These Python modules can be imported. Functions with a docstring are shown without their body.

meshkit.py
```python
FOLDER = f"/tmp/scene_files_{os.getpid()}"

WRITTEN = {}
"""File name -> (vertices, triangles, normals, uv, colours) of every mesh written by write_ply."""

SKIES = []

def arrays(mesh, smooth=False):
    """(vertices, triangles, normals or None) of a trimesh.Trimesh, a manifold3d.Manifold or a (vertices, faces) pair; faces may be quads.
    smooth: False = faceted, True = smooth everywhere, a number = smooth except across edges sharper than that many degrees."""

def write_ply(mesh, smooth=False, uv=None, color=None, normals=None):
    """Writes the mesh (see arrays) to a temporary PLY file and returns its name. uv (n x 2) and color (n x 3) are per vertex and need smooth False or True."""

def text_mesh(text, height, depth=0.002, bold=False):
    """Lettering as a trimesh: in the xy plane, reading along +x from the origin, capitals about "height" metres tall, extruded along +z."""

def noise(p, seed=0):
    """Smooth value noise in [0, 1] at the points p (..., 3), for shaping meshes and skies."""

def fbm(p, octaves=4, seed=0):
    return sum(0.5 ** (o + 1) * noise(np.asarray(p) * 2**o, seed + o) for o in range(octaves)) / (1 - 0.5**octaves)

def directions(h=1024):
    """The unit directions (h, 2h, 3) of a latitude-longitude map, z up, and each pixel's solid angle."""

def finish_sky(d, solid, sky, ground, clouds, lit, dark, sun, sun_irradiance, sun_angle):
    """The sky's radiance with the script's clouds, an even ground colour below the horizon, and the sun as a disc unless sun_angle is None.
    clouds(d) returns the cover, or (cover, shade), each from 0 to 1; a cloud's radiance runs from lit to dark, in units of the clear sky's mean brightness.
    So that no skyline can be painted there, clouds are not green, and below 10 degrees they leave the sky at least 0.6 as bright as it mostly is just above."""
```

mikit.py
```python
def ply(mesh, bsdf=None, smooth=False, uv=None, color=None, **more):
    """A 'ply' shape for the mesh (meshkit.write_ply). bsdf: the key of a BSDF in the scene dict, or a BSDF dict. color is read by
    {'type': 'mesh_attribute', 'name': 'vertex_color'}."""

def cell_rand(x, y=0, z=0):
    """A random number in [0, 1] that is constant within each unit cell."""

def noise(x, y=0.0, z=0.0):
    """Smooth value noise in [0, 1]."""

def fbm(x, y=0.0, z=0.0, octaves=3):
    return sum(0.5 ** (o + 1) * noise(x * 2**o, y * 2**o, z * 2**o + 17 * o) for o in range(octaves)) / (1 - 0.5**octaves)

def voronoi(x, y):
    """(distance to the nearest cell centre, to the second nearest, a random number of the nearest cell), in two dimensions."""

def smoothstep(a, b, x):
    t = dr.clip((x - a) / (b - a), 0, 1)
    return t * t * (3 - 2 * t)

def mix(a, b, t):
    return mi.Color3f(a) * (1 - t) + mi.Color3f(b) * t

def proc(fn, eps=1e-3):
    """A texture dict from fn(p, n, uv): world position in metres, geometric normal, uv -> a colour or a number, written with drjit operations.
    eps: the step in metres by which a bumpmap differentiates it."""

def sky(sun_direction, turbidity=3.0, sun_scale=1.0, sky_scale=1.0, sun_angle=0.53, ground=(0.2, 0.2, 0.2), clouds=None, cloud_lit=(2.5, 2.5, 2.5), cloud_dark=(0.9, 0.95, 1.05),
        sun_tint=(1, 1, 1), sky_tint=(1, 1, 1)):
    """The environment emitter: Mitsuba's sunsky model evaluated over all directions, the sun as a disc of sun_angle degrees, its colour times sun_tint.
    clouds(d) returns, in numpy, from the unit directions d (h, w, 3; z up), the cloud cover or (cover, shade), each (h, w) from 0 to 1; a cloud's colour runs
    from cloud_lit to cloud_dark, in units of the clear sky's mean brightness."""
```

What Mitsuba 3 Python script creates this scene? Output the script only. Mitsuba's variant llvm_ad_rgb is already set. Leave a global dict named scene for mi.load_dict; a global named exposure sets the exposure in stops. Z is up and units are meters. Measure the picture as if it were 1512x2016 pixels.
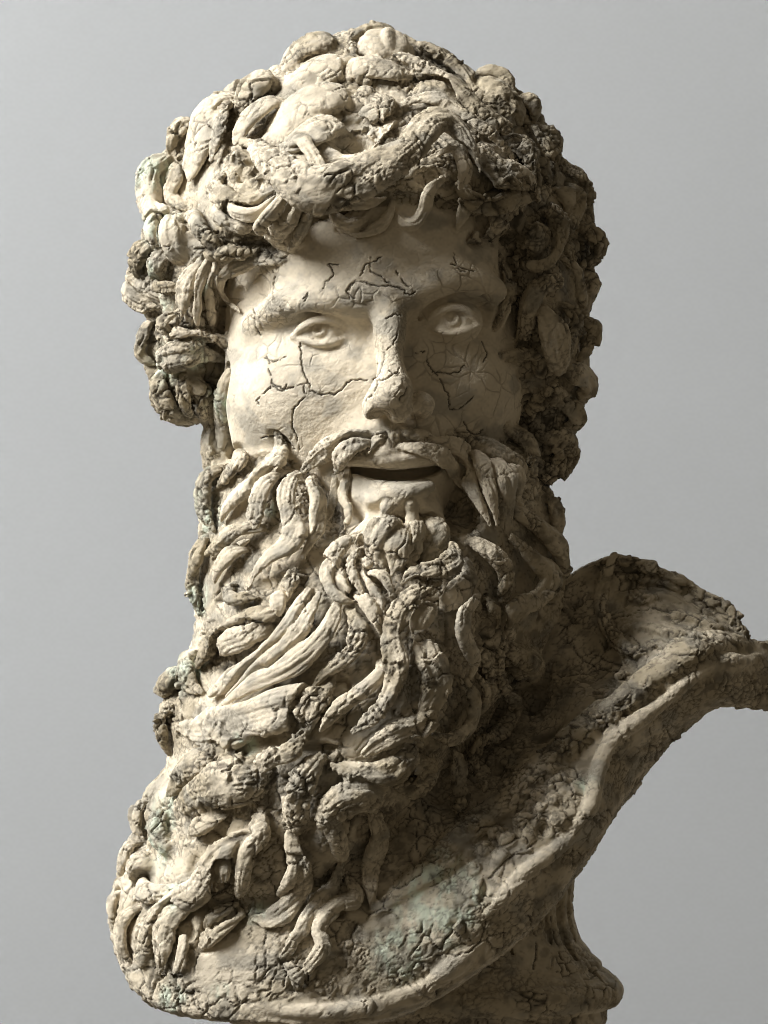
import math, numpy as np, mitsuba as mi, drjit as dr, mikit, meshkit
from scipy import ndimage
from scipy.interpolate import RBFInterpolator
from scipy.spatial import cKDTree
from scipy.sparse import coo_matrix
from scipy.sparse.csgraph import connected_components
import shapely

# ------------------------------------------------------------------ camera, light, exposure
H = 0.95                    # sculpting grid step in mm
DIST = 1.9                  # camera distance (m)
FRAME_H = 0.6048            # height of the picture in the plane y = 0 (m)
T = mi.ScalarTransform4f
scene, labels = {}, {}
scene['camera'] = {
    'type': 'perspective', 'fov_axis': 'y', 'fov': math.degrees(2 * math.atan(FRAME_H / 2 / DIST)),
    'to_world': T().look_at(origin=[0, -DIST, 0], target=[0, 0, 0], up=[0, 0, 1]), 'near_clip': 0.05, 'far_clip': 20.0}
exposure = 0.0


def lamp(center, target, w, h, rgb):
    return {'type': 'rectangle', 'to_world': T().look_at(origin=center, target=target, up=[0, 0, 1]).scale([w / 2, h / 2, 1]),
            'emitter': {'type': 'area', 'radiance': {'type': 'rgb', 'value': list(rgb)}}}


scene['window'] = lamp([-2.42, -1.05, 2.0], [0, -0.05, 0.0], 1.3, 1.7, (39, 38.8, 38))
scene['room_light'] = {'type': 'constant', 'radiance': {'type': 'rgb', 'value': [0.128, 0.108, 0.078]}}

# ------------------------------------------------------------------ sculpting space: x right, d towards the camera, z up, in mm
S = FRAME_H * 1000 / 2016   # mm per photo pixel in the plane d = 0
DM = DIST * 1000
X0, X1, D0, D1, Z0, Z1 = -186, 262, -128, 138, -330, 300
xs = np.arange(X0, X1 + H / 2, H, dtype=np.float32)
ds = np.arange(D0, D1 + H / 2, H, dtype=np.float32)
zs = np.arange(Z0, Z1 + H / 2, H, dtype=np.float32)
NX, ND, NZ = len(xs), len(ds), len(zs)
F = np.full((NX, ND, NZ), 30.0, np.float32)
L = np.zeros((NX, ND, NZ), np.int16)
names, crumb, flute, patch = [''], [0.0], [0.0], [0.0]


KEYS = {}


def label(key, cr=1.0, fl=0.0):
    """A new part of the bust; a repeat takes a number."""
    KEYS[key] = KEYS.get(key, -1) + 1
    names.append(key + (f'_{KEYS[key]:03d}' if KEYS[key] else '')); crumb.append(cr); flute.append(fl)
    return len(names) - 1


def at(u, v, d):
    """The place (x, z) in mm of photo pixel (u, v) at depth d."""
    k = S * (1 - np.asarray(d, float) / DM)
    return (np.asarray(u, float) - 756) * k, (1008 - np.asarray(v, float)) * k


def block(lo, hi):
    """Index slices of the grid box between two corners (x, d, z)."""
    out = []
    for a, b, o, n in zip(lo, hi, (X0, D0, Z0), (NX, ND, NZ)):
        i = max(0, int((a - o) / H)); j = min(n, int((b - o) / H) + 2)
        if j <= i:
            return None
        out.append(slice(i, j))
    return tuple(out)


def put(sl, d, lab, k):
    """Smooth union of the field d with the clay."""
    f = F[sl]
    if lab:
        l = L[sl]; l[d < f] = lab
    h = np.maximum(k - np.abs(f - d), 0)
    F[sl] = np.minimum(f, d) - h * h / (4 * k)


def cut(sl, d, k):
    """Smooth subtraction."""
    f = F[sl]
    h = np.maximum(k - np.abs(f + d), 0)
    F[sl] = np.maximum(f, -d) + h * h / (4 * k)


def ell_field(u, v, d, r, m):
    x, z = at(u, v, d)
    r = np.array(r, float)
    c = np.array([x, d, z])
    sl = block(c - r - m, c + r + m)
    if sl is None:
        return None, None
    p = [(g[s] - q) / rr for g, s, q, rr in zip((xs, ds, zs), sl, c, r)]
    k0 = np.sqrt(p[0][:, None, None] ** 2 + p[1][None, :, None] ** 2 + p[2][None, None, :] ** 2)
    k1 = np.sqrt((p[0] / r[0])[:, None, None] ** 2 + (p[1] / r[1])[None, :, None] ** 2 + (p[2] / r[2])[None, None, :] ** 2)
    return sl, (k0 * (k0 - 1) / np.maximum(k1, 1e-6)).astype(np.float32)


def ell(u, v, d, r, lab, k=6):
    r = (r, r, r) if np.isscalar(r) else r
    sl, f = ell_field(u, v, d, r, k + 3)
    if sl is not None:
        put(sl, f, lab, k)


def carve(u, v, d, r, k=3):
    r = (r, r, r) if np.isscalar(r) else r
    sl, f = ell_field(u, v, d, r, k + 3)
    if sl is not None:
        cut(sl, f, k)


def spline(P, n):
    """Catmull-Rom through the rows of P, n samples, evenly along the chord."""
    P = np.asarray(P, float)
    if len(P) == 2:
        t = np.linspace(0, 1, n)[:, None]
        return P[0] * (1 - t) + P[1] * t
    c = np.concatenate([[0], np.cumsum(np.sqrt(np.linalg.norm(np.diff(P[:, :3], axis=0), axis=1)) + 1e-6)])
    Q = np.vstack([2 * P[0] - P[1], P, 2 * P[-1] - P[-2]])
    cq = np.concatenate([[2 * c[0] - c[1]], c, [2 * c[-1] - c[-2]]])
    t = np.linspace(0, c[-1], n)
    i = np.clip(np.searchsorted(c, t, side='right') - 1, 0, len(P) - 2)
    t0, t1, t2, t3 = cq[i], cq[i + 1], cq[i + 2], cq[i + 3]
    p0, p1, p2, p3 = Q[i], Q[i + 1], Q[i + 2], Q[i + 3]
    w = lambda a, b, ta, tb: ((tb - t) / (tb - ta))[:, None] * a + ((t - ta) / (tb - ta))[:, None] * b
    a1, a2, a3 = w(p0, p1, t0, t1), w(p1, p2, t1, t2), w(p2, p3, t2, t3)
    b1, b2 = w(a1, a2, t0, t2), w(a2, a3, t1, t3)
    return w(b1, b2, t1, t2)


def tube_field(C, R, N=None, flat=1.0, strands=0, groove=0.0, phase=0.0, margin=4.0):
    """Distance to a tapered tube with centres C (x, d, z), radii R, and, if N is given, a flattened, fluted section."""
    lo, hi = (C - R[:, None] * 1.15).min(0) - margin, (C + R[:, None] * 1.15).max(0) + margin
    sl = block(lo, hi)
    if sl is None:
        return None, None
    shape = tuple(s.stop - s.start for s in sl)
    out = np.full(shape, 30.0, np.float32)
    gx, gd, gz = xs[sl[0]], ds[sl[1]], zs[sl[2]]
    for i in range(len(C) - 1):
        a, b, ra, rb = C[i], C[i + 1], R[i], R[i + 1]
        m = max(ra, rb) * 1.15 + margin
        l, h = np.minimum(a, b) - m, np.maximum(a, b) + m
        q = []
        for g, p0, p1 in zip((gx, gd, gz), l, h):
            q.append(slice(int(np.searchsorted(g, p0)), int(np.searchsorted(g, p1))))
        if any(s.stop <= s.start for s in q):
            continue
        px, pd, pz = (g[s] - c for g, s, c in zip((gx, gd, gz), q, a))
        px, pd, pz = px[:, None, None], pd[None, :, None], pz[None, None, :]
        ax = (b - a).astype(np.float32); ll = float(ax @ ax) + 1e-9
        t = np.clip((px * ax[0] + pd * ax[1] + pz * ax[2]) / ll, 0, 1)
        ex, ed, ez = px - t * ax[0], pd - t * ax[1], pz - t * ax[2]
        r = ra + (rb - ra) * t
        if N is None:
            f = np.sqrt(ex * ex + ed * ed + ez * ez) - r
        else:
            n = N[i] / np.linalg.norm(N[i])
            tt = ax / math.sqrt(ll)
            n = n - tt * (n @ tt); n /= np.linalg.norm(n) + 1e-9
            bb = np.cross(tt, n)
            nn = ex * n[0] + ed * n[1] + ez * n[2]
            sq = ex * ex + ed * ed + ez * ez
            qv = np.sqrt(np.maximum(sq + nn * nn * (1 / flat ** 2 - 1), 0))
            if strands:
                aa = (ex * bb[0] + ed * bb[1] + ez * bb[2]) / np.maximum(r, 0.5)
                aa = aa + 0.2 * np.sin(3.3 * aa + 19 * phase) + 0.14 * math.sin(0.33 * i + 23 * phase)
                s = np.abs(np.sin((aa * strands * 0.5 + phase) * math.pi))
                r = r * (1 - groove * (0.75 + 0.25 * math.sin(0.6 * i + 40 * phase)) * (1 - s) ** 2 * (0.7 + 0.3 * np.sin(5 * aa + 31 * phase)))
            f = (qv - r) * (1 if flat >= 1 else 0.5 * (1 + flat))
        o = out[q[0], q[1], q[2]]
        np.minimum(o, f, out=o)
    return sl, out


def poly(pts, d=0):
    u, v = np.array(pts, float).T
    x, z = at(u, v, d)
    return np.stack([x, z], 1)


GX, GZ = np.meshgrid(xs, zs, indexing='ij')


def inside_dist(pts, d):
    """Signed distance (mm, inside positive) in the x, z plane to an outline given in photo pixels at depth d."""
    P = poly(pts, d)
    n = len(P)
    Q = spline(np.vstack([P, P[:1]]) @ np.array([[1, 0, 0], [0, 0, 1]]), n * 8)[:, [0, 2]]
    m = shapely.contains_xy(shapely.Polygon(Q).buffer(0), GX.ravel(), GZ.ravel()).reshape(GX.shape)
    return ((ndimage.distance_transform_edt(m) - ndimage.distance_transform_edt(~m)) * H).astype(np.float32)


def relief(pts, ctrl, back, width, lab, k=5, power=0.5, mid=None, dref=20, grow=0.0):
    """A solid within an outline whose front follows control points (u, v, depth), rounded over 'width' mm at its rim."""
    D = inside_dist(pts, dref) + grow
    c = np.array(ctrl, float)
    cx, cz = at(c[:, 0], c[:, 1], c[:, 2])
    st = 4
    coarse = RBFInterpolator(np.stack([cx, cz], 1), c[:, 2], kernel='thin_plate_spline', smoothing=1.0)(np.stack([GX[::st, ::st].ravel(), GZ[::st, ::st].ravel()], 1)).reshape(GX[::st, ::st].shape)
    zi = np.array(GX.shape)
    front = ndimage.map_coordinates(coarse, np.stack(np.meshgrid(np.arange(zi[0]) / st, np.arange(zi[1]) / st, indexing='ij')), order=1, mode='nearest')
    mid = back if mid is None else mid
    t = np.clip(D / width, 0, 1)
    prof = (1 - (1 - t) ** 2) ** power
    fr = mid + (front - mid) * prof
    bk = mid + (back - mid) * prof
    on = D > -8
    ii, jj = np.nonzero(on)
    a = (slice(ii.min(), ii.max() + 1), slice(jj.min(), jj.max() + 1))
    fr, bk, D = fr[a].astype(np.float32), bk[a].astype(np.float32), D[a]
    gx, gz = np.gradient(fr, H)
    nf = 1 / np.sqrt(1 + np.minimum(gx ** 2 + gz ** 2, 9))
    lo, hi = max(D0, bk.min() - 8), min(D1, fr.max() + 8)
    s = slice(int((lo - D0) / H), min(ND, int((hi - D0) / H) + 1))
    dd = ds[s][None, :, None]
    f = np.maximum((dd - fr[:, None, :]) * nf[:, None, :], (bk[:, None, :] - dd) * nf[:, None, :])
    f = np.maximum(f, -D[:, None, :])
    put((a[0], s, a[1]), f.astype(np.float32), lab, k)


HM = NXG = NDG = NZG = None


def survey(sig=3.0):
    """Height of the front surface over the x, z plane, filled in outside the outline, and its normals."""
    global HM, NXG, NDG, NZG
    solid = F < 0
    any_ = solid.any(1)
    j = ND - 1 - solid[:, ::-1, :].argmax(1)
    h = ds[np.clip(j, 0, ND - 1)]
    idx = ndimage.distance_transform_edt(~any_, return_indices=True)[1]
    h = h[idx[0], idx[1]]
    HM = ndimage.gaussian_filter(h.astype(np.float32), sig / H)
    g0, g1 = np.gradient(ndimage.gaussian_filter(HM, 3 / H), H)
    g0, g1 = np.clip(g0, -1.6, 1.6), np.clip(g1, -1.6, 1.6)
    q = np.sqrt(1 + g0 ** 2 + g1 ** 2)
    NXG, NDG, NZG = -g0 / q, 1 / q, -g1 / q


def look(M, x, z):
    return ndimage.map_coordinates(M, [(np.asarray(x) - X0) / H, (np.asarray(z) - Z0) / H], order=1, mode='nearest')


def on_surface(u, v):
    d = np.full(np.shape(u), 40.0)
    for _ in range(4):
        x, z = at(u, v, d)
        d = look(HM, x, z)
    x, z = at(u, v, d)
    return x, d, z


# zoom windows in which curves were measured: name -> (left, top, factor)
ZW = {'H': (200, 20, 2.52), 'R': (700, 20, 2.52), 'S': (200, 400, 3.024), 'F': (420, 420, 2.52), 'T': (850, 350, 3.024), 'A': (340, 820, 2.52),
      'B': (600, 820, 2.52), 'C': (250, 1200, 2.52), 'D': (700, 1200, 2.52), 'E': (180, 1550, 2.52), 'G': (700, 1550, 2.52), 'K': (1000, 1050, 2.953),
      'N': (700, 480, 4.725), 'M': (560, 700, 3.78), 'P': (0, 0, 1.0)}


def px(w, p):
    a, b, s = ZW[w]
    p = np.asarray(p, float)
    return np.column_stack([a + p[:, 0] / s, b + p[:, 1] / s, p[:, 2] if p.shape[1] > 2 else np.zeros(len(p))])


RNG = np.random.default_rng(7)
FLOW = []


def lock(w, pts, r, key, off=1.0, flat=0.8, strands=3, groove=0.3, k=2.4, cr=1.0, taper=0.75, lab=None, gut=1.7, sink=0.9, split=None):
    """One modelled strand, band, leaf or ridge. pts and radii are measured in zoom window w; off: height of its centre line over the clay in mm."""
    p = px(w, pts)
    r = np.atleast_1d(np.asarray(r, float)) / ZW[w][2]
    x, d, z = on_surface(p[:, 0], p[:, 1])
    d = d + p[:, 2]
    rr = np.interp(np.linspace(0, 1, len(p)), np.linspace(0, 1, len(r)), r) * S * 1.14
    d = d - rr * flat * 0.2 + (off + (0.8 if key and 'drapery' in key else 1.2)) / np.maximum(look(NDG, x, z), 0.5)
    x, z = at(p[:, 0], p[:, 1], d)
    if key and 'leaf' in key:
        rr, flat, groove, strands, taper = rr * 1.22, min(flat, 0.42), 0.16, min(strands, 1), 0.5
    length = np.linalg.norm(np.diff(np.stack([x, d, z], 1), axis=0), axis=1).sum()
    n = int(np.clip(length / max(1.6, rr.mean() * 0.4), 4, 60))
    Q = spline(np.stack([x, d, z, rr], 1), n)
    C, R = Q[:, :3], np.maximum(Q[:, 3], 0.6)
    t = np.linspace(-1, 1, n)
    fixed, split = split, split or 1
    wob = ndimage.gaussian_filter1d(RNG.normal(0, 1, (n + 12, 3)), 2.2, axis=0)[6:-6]
    R = R * (1 - (1 - taper) * np.abs(t) ** 5) * (1 + 0.22 * wob[:, 0])
    C = C + wob[:, :] * np.array([1.0, 0.9, 1.0]) * np.minimum(R * 0.28, 1.3)[:, None]
    if fixed is None and key and cr <= 1.0 and 'drapery' not in key and 'leaf' not in key and R.mean() > 2.6 and RNG.random() < (0.85 if strands else 0.5):
        split = int(np.clip(round(R.mean() / RNG.uniform(1.5, 2.2)), 2, 4))
    N = np.stack([look(M, C[:, 0], C[:, 2]) for M in (NXG, NDG, NZG)], 1)
    if key and 'drapery' not in key:
        FLOW.append(np.hstack([C, np.cross(np.gradient(C, axis=0), N)]))
        sink_mm = (sink * R + 3.6) * (0.75 * (0.5 + 0.5 * t) ** 4 + np.maximum(-t, 0) ** 4)
    else:
        sink_mm = sink * R * np.abs(t) ** 5
    C = C - N * sink_mm[:, None]                               # the ends run into the clay
    lab = lab if lab is not None else (label(key, cr) if key else 0)
    if gut and R.max() > 1.8:
        # undercut what lies beside the strand, as a modelling tool does, without cutting below it
        cl = 0.6 * flat * R[:, None] * N
        sl, f = tube_field(C + cl, R + np.minimum(gut, 0.5 * R) * (1 - 1.2 * np.abs(t) ** 4), N, flat, margin=4)
        if sl is not None:
            cut(sl, f, 2.0)
    if split > 1:
        # a bundle of strands that part and run together again
        tt = np.gradient(C, axis=0)
        B = np.cross(tt / (np.linalg.norm(tt, axis=1, keepdims=True) + 1e-9), N)
        for q in range(split):
            o = (q + 0.5) / split * 2 - 1 + RNG.uniform(-0.12, 0.12)
            w2 = ndimage.gaussian_filter1d(RNG.normal(0, 1, (n + 12, 3)), 2.5, axis=0)[6:-6]
            spread = 0.72 * o * (1 - 0.7 * (0.5 + 0.5 * t) ** 2.4) * (1 - 0.45 * (0.5 - 0.5 * t) ** 4) + 0.3 * w2[:, 0]
            Cq = C + B * (R * spread)[:, None] + N * (R * (0.18 * (1 - o * o) + RNG.uniform(-0.12, 0.22)))[:, None]
            Rq = 1.1 * R * (0.30 + 0.62 / split + RNG.uniform(-0.06, 0.08)) * (1 - 0.5 * (0.5 + 0.5 * t) ** 4) * (1 - 0.25 * (0.5 - 0.5 * t) ** 6) * (1 + 0.2 * w2[:, 1]).clip(0.6)
            sl, f = tube_field(Cq, np.maximum(Rq, 0.7), N, max(flat, 0.85), 2 if RNG.random() < 0.5 else 0, 0.16, RNG.uniform(-0.4, 0.4), margin=4)
            if sl is not None:
                put(sl, f, lab, 1.1)
        return lab
    sl, f = tube_field(C, R, N, flat, strands, groove, RNG.uniform(-0.15, 0.15), margin=k + 2)
    if sl is not None:
        put(sl, f, lab, k)
    return lab


def hole(w, x, y, r, deep=0.0, k=2.5, stretch=(1, 1)):
    """A drilled or broken-out hollow."""
    (u, v, _), = px(w, [(x, y)])
    X, d, Z = on_surface(np.array([u]), np.array([v]))
    rr = r / ZW[w][2] * S
    carve(u, v, float(d[0]) - deep, (rr * stretch[0], rr * 1.15, rr * stretch[1]), k)


def blob(w, x, y, r, key, off=0.0, flat=0.8, k=3.0, cr=1.0, lab=None):
    (u, v, _), = px(w, [(x, y)])
    X, d, Z = on_surface(np.array([u]), np.array([v]))
    r = (r, r) if np.isscalar(r) else r
    a, b = (q / ZW[w][2] * S for q in r)
    lab = lab if lab is not None else (label(key, cr) if key else 0)
    ell(u, v, float(d[0]) + off - 0.3 * min(a, b), (a, min(a, b) * flat, b), lab, k)


#BASE
FACE = label('bust__face', 0.1)
HAIR = label('bust__hair', 1.0)
BEARD = label('bust__beard', 0.8)
CHEST = label('bust__drapery', 0.75)
SOCLE = label('bust__pedestal', 0.6)
EYE = [label('bust__face__eye', 0.1), label('bust__face__eye', 0.1)]
NOSE = label('bust__face__nose', 0.35)
LIPS = [label('bust__face__upper_lip', 0.2), label('bust__face__lower_lip', 0.3)]
BROW = [label('bust__face__eyebrow', 0.5), label('bust__face__eyebrow', 0.2)]

# skull and face
ell(735, 640, -16, (88, 70, 90), FACE, 6)
ell(740, 1010, -20, (72, 62, 90), BEARD, 6)
ell(735, 470, -15, (84, 92, 96), FACE, 6)
ell(742, 790, -6, (75, 76, 100), FACE, 20)
ell(732, 790, -22, (82, 66, 95), FACE, 10)
ell(752, 520, 22, (70, 53, 46), FACE, 12)
ell(600, 770, 30, (38, 36, 34), FACE, 18)
ell(905, 760, 16, (33, 35, 36), FACE, 18)
ell(772, 895, 42, (36, 37, 33), FACE, 12)
ell(775, 1040, 58, (30, 30, 30), FACE, 10)


def ptube(pts, r, lab, k=4, cutout=False):
    """Round tube through (u, v, depth) points with radii in mm."""
    p = np.array(pts, float)
    rr = np.interp(np.linspace(0, 1, len(p)), np.linspace(0, 1, len(np.atleast_1d(r))), np.atleast_1d(r).astype(float))
    x, z = at(p[:, 0], p[:, 1], p[:, 2])
    Q = spline(np.stack([x, p[:, 2], z, rr], 1), len(p) * 5)
    sl, f = tube_field(Q[:, :3], Q[:, 3], margin=k + 2)
    if cutout:
        cut(sl, f, k)
    else:
        put(sl, f, lab, k)


# flat sides of the face
ptube([(503, 540, 8), (497, 660, 15), (497, 780, 17), (510, 900, 16)], [13, 14, 14, 14], FACE, 16)
ptube([(962, 540, 2), (966, 660, 4), (964, 780, 4), (950, 900, 4)], [13, 14, 14, 14], FACE, 16)
ell(1035, 880, -22, (18, 26, 26), BEARD, 5)
ell(430, 880, -22, (14, 26, 22), BEARD, 5)
ell(440, 725, -14, (12, 22, 30), HAIR, 5)
ell(430, 805, -18, (10, 20, 26), HAIR, 5)
# eye hollows
carve(643, 655, 93, (27, 34, 15), 9)
carve(884, 633, 92, (26, 34, 16), 9)
carve(720, 650, 92, (9, 30, 14), 8)
carve(812, 640, 92, (9, 30, 15), 8)
# brows
ptube([(502, 642, 37), (530, 614, 51), (590, 594, 64), (660, 588, 70), (728, 586, 71)], [4.5, 6.5, 6, 5.5, 4.5], BROW[0], 14)
ptube([(806, 576, 69), (850, 560, 67), (905, 553, 62), (955, 562, 53), (986, 594, 43), (980, 624, 38)], [4.5, 6, 7, 7.5, 7, 5], BROW[1], 12)
# eyeballs, lids, pupils


def eye(cu, cv, cd, r, up, lo, crease, lab, pu, pv):
    ell(cu, cv, cd - 0.3, (r + 4, r, r + 1), lab, 1.0)
    cx, cz = at(cu, cv, cd)

    def fit(pts, lift):
        out = []
        for u, v in pts:
            x, z = at(u, v, cd + r)
            out.append((u, v, cd + r - 0.34 * ((x - cx) ** 2 + (z - cz) ** 2) / r + lift))
        return out
    ptube([(u, v, d + 1.0) for u, v, d in fit(crease, 3.6)], [1.2, 2.6, 3.0, 2.6, 1.2], 0, 2.0, True)
    ptube(fit(up, 1.1), [1.5, 2.4, 2.8, 2.4, 1.5], lab, 1.5)
    ptube(fit(lo, 0.2), [1.3, 1.8, 2.0, 1.8, 1.3], lab, 2.4)
    (u, v, d), = fit([(pu, pv)], 0)
    a = np.linspace(0, 2 * math.pi, 17)
    ptube(fit([(pu + 18 * math.cos(t), pv + 17 * math.sin(t)) for t in a], -0.2), [1.1], 0, 1.0, True)
    carve(u - 3, v - 4, d - 0.6, (2.8, 2.4, 2.8), 1.0)


eye(636, 655, 50.6, 13.5, [(576, 662), (598, 642), (634, 629), (668, 635), (696, 656)], [(578, 664), (605, 672), (636, 677), (668, 671), (696, 658)],
    [(572, 640), (600, 620), (640, 606), (680, 614), (708, 640)], EYE[0], 628, 650)
eye(890, 633, 50, 13.5, [(838, 640), (858, 617), (890, 605), (920, 612), (944, 638)], [(838, 642), (862, 650), (894, 655), (922, 650), (944, 640)],
    [(822, 630), (850, 598), (890, 584), (930, 592), (956, 620)], EYE[1], 892, 630)
# nose
ptube([(764, 585, 66), (767, 640, 71), (770, 700, 79), (770, 755, 87)], [10.5, 9.8, 10.5, 12], NOSE, 5)
ell(767, 776, 91, (12.5, 13.5, 11.5), NOSE, 5)
ell(736, 800, 84, (7, 11, 8.5), NOSE, 4)
ell(828, 798, 76, (8, 11, 8), NOSE, 3.5)
ell(788, 812, 86, (8, 10, 6), NOSE, 4)
carve(746, 824, 92, (6.5, 12, 5.5), 2)
carve(818, 826, 86, (5.5, 11, 4), 2)
carve(700, 705, 86, (12, 16, 17), 9)
carve(835, 690, 84, (11, 16, 17), 9)
# mouth
carve(775, 932, 92, (34, 14, 7), 5)
ptube([(672, 912, 67), (715, 902, 75), (775, 903, 79), (835, 900, 75), (876, 904, 67)], [2, 3.2, 3.8, 3.2, 2], LIPS[0], 4)
ptube([(735, 962, 71), (770, 970, 78), (805, 971, 79), (845, 958, 73)], [3, 5, 5.2, 3.4], LIPS[1], 3)
carve(735, 1008, 88, (13, 14, 6), 5)
carve(815, 1012, 88, (16, 14, 6), 5)
for q in (84, 78, 72, 66, 60, 54):
    ptube([(668, 921, q - 5), (705, 927, q), (775, 936, q), (835, 930, q), (876, 917, q - 5)], [1.8, 3.3, 4.1, 3.9, 2.0], 0, 1.0, True)

# hair masses
CAP = [(300, 420), (296, 330), (350, 268), (415, 190), (475, 160), (540, 132), (600, 106), (650, 72), (710, 56), (770, 60), (830, 85), (890, 122), (950, 150), (1010, 170),
       (1060, 215), (1100, 300), (1146, 340), (1166, 395), (1156, 480), (1000, 510), (905, 466), (840, 462), (740, 476), (640, 500), (560, 516), (470, 536), (420, 550), (340, 525)]
relief(CAP, [(735, 240, 62), (560, 250, 55), (900, 250, 55), (735, 120, 30), (420, 330, 32), (1060, 340, 32), (640, 380, 94), (740, 390, 100), (880, 390, 94), (480, 420, 78),
             (1000, 430, 64), (735, 330, 92), (560, 330, 82), (900, 320, 80), (360, 450, 22), (1120, 430, 14), (560, 470, 84), (820, 430, 96)], -92, 42, HAIR, 6, mid=-8, dref=-8, grow=3.8)
relief([(300, 420), (262, 510), (245, 560), (290, 630), (280, 700), (305, 780), (330, 828), (395, 828), (420, 780), (436, 700), (450, 600), (440, 500), (380, 430)],
       [(350, 470, 30), (430, 500, 40), (290, 530, 6), (360, 600, 24), (430, 620, 26), (300, 700, 4), (370, 700, 18), (360, 790, 6), (420, 740, 12)], -60, 24, HAIR, 6, mid=-14, dref=-14, grow=3.8)
relief([(1000, 420), (1150, 420), (1172, 480), (1166, 560), (1160, 640), (1160, 700), (1155, 780), (1130, 860), (1110, 910), (1070, 925), (1040, 850), (1008, 780), (1006, 620), (985, 500)],
       [(1010, 470, 46), (1080, 470, 34), (1150, 500, 0), (1020, 600, 36), (1090, 600, 28), (1150, 650, 0), (1050, 700, 26), (1100, 740, 18), (1060, 830, 14), (1130, 820, -6), (1080, 900, 8)],
       -62, 24, HAIR, 6, mid=-16, dref=-16, grow=3.8)
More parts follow.
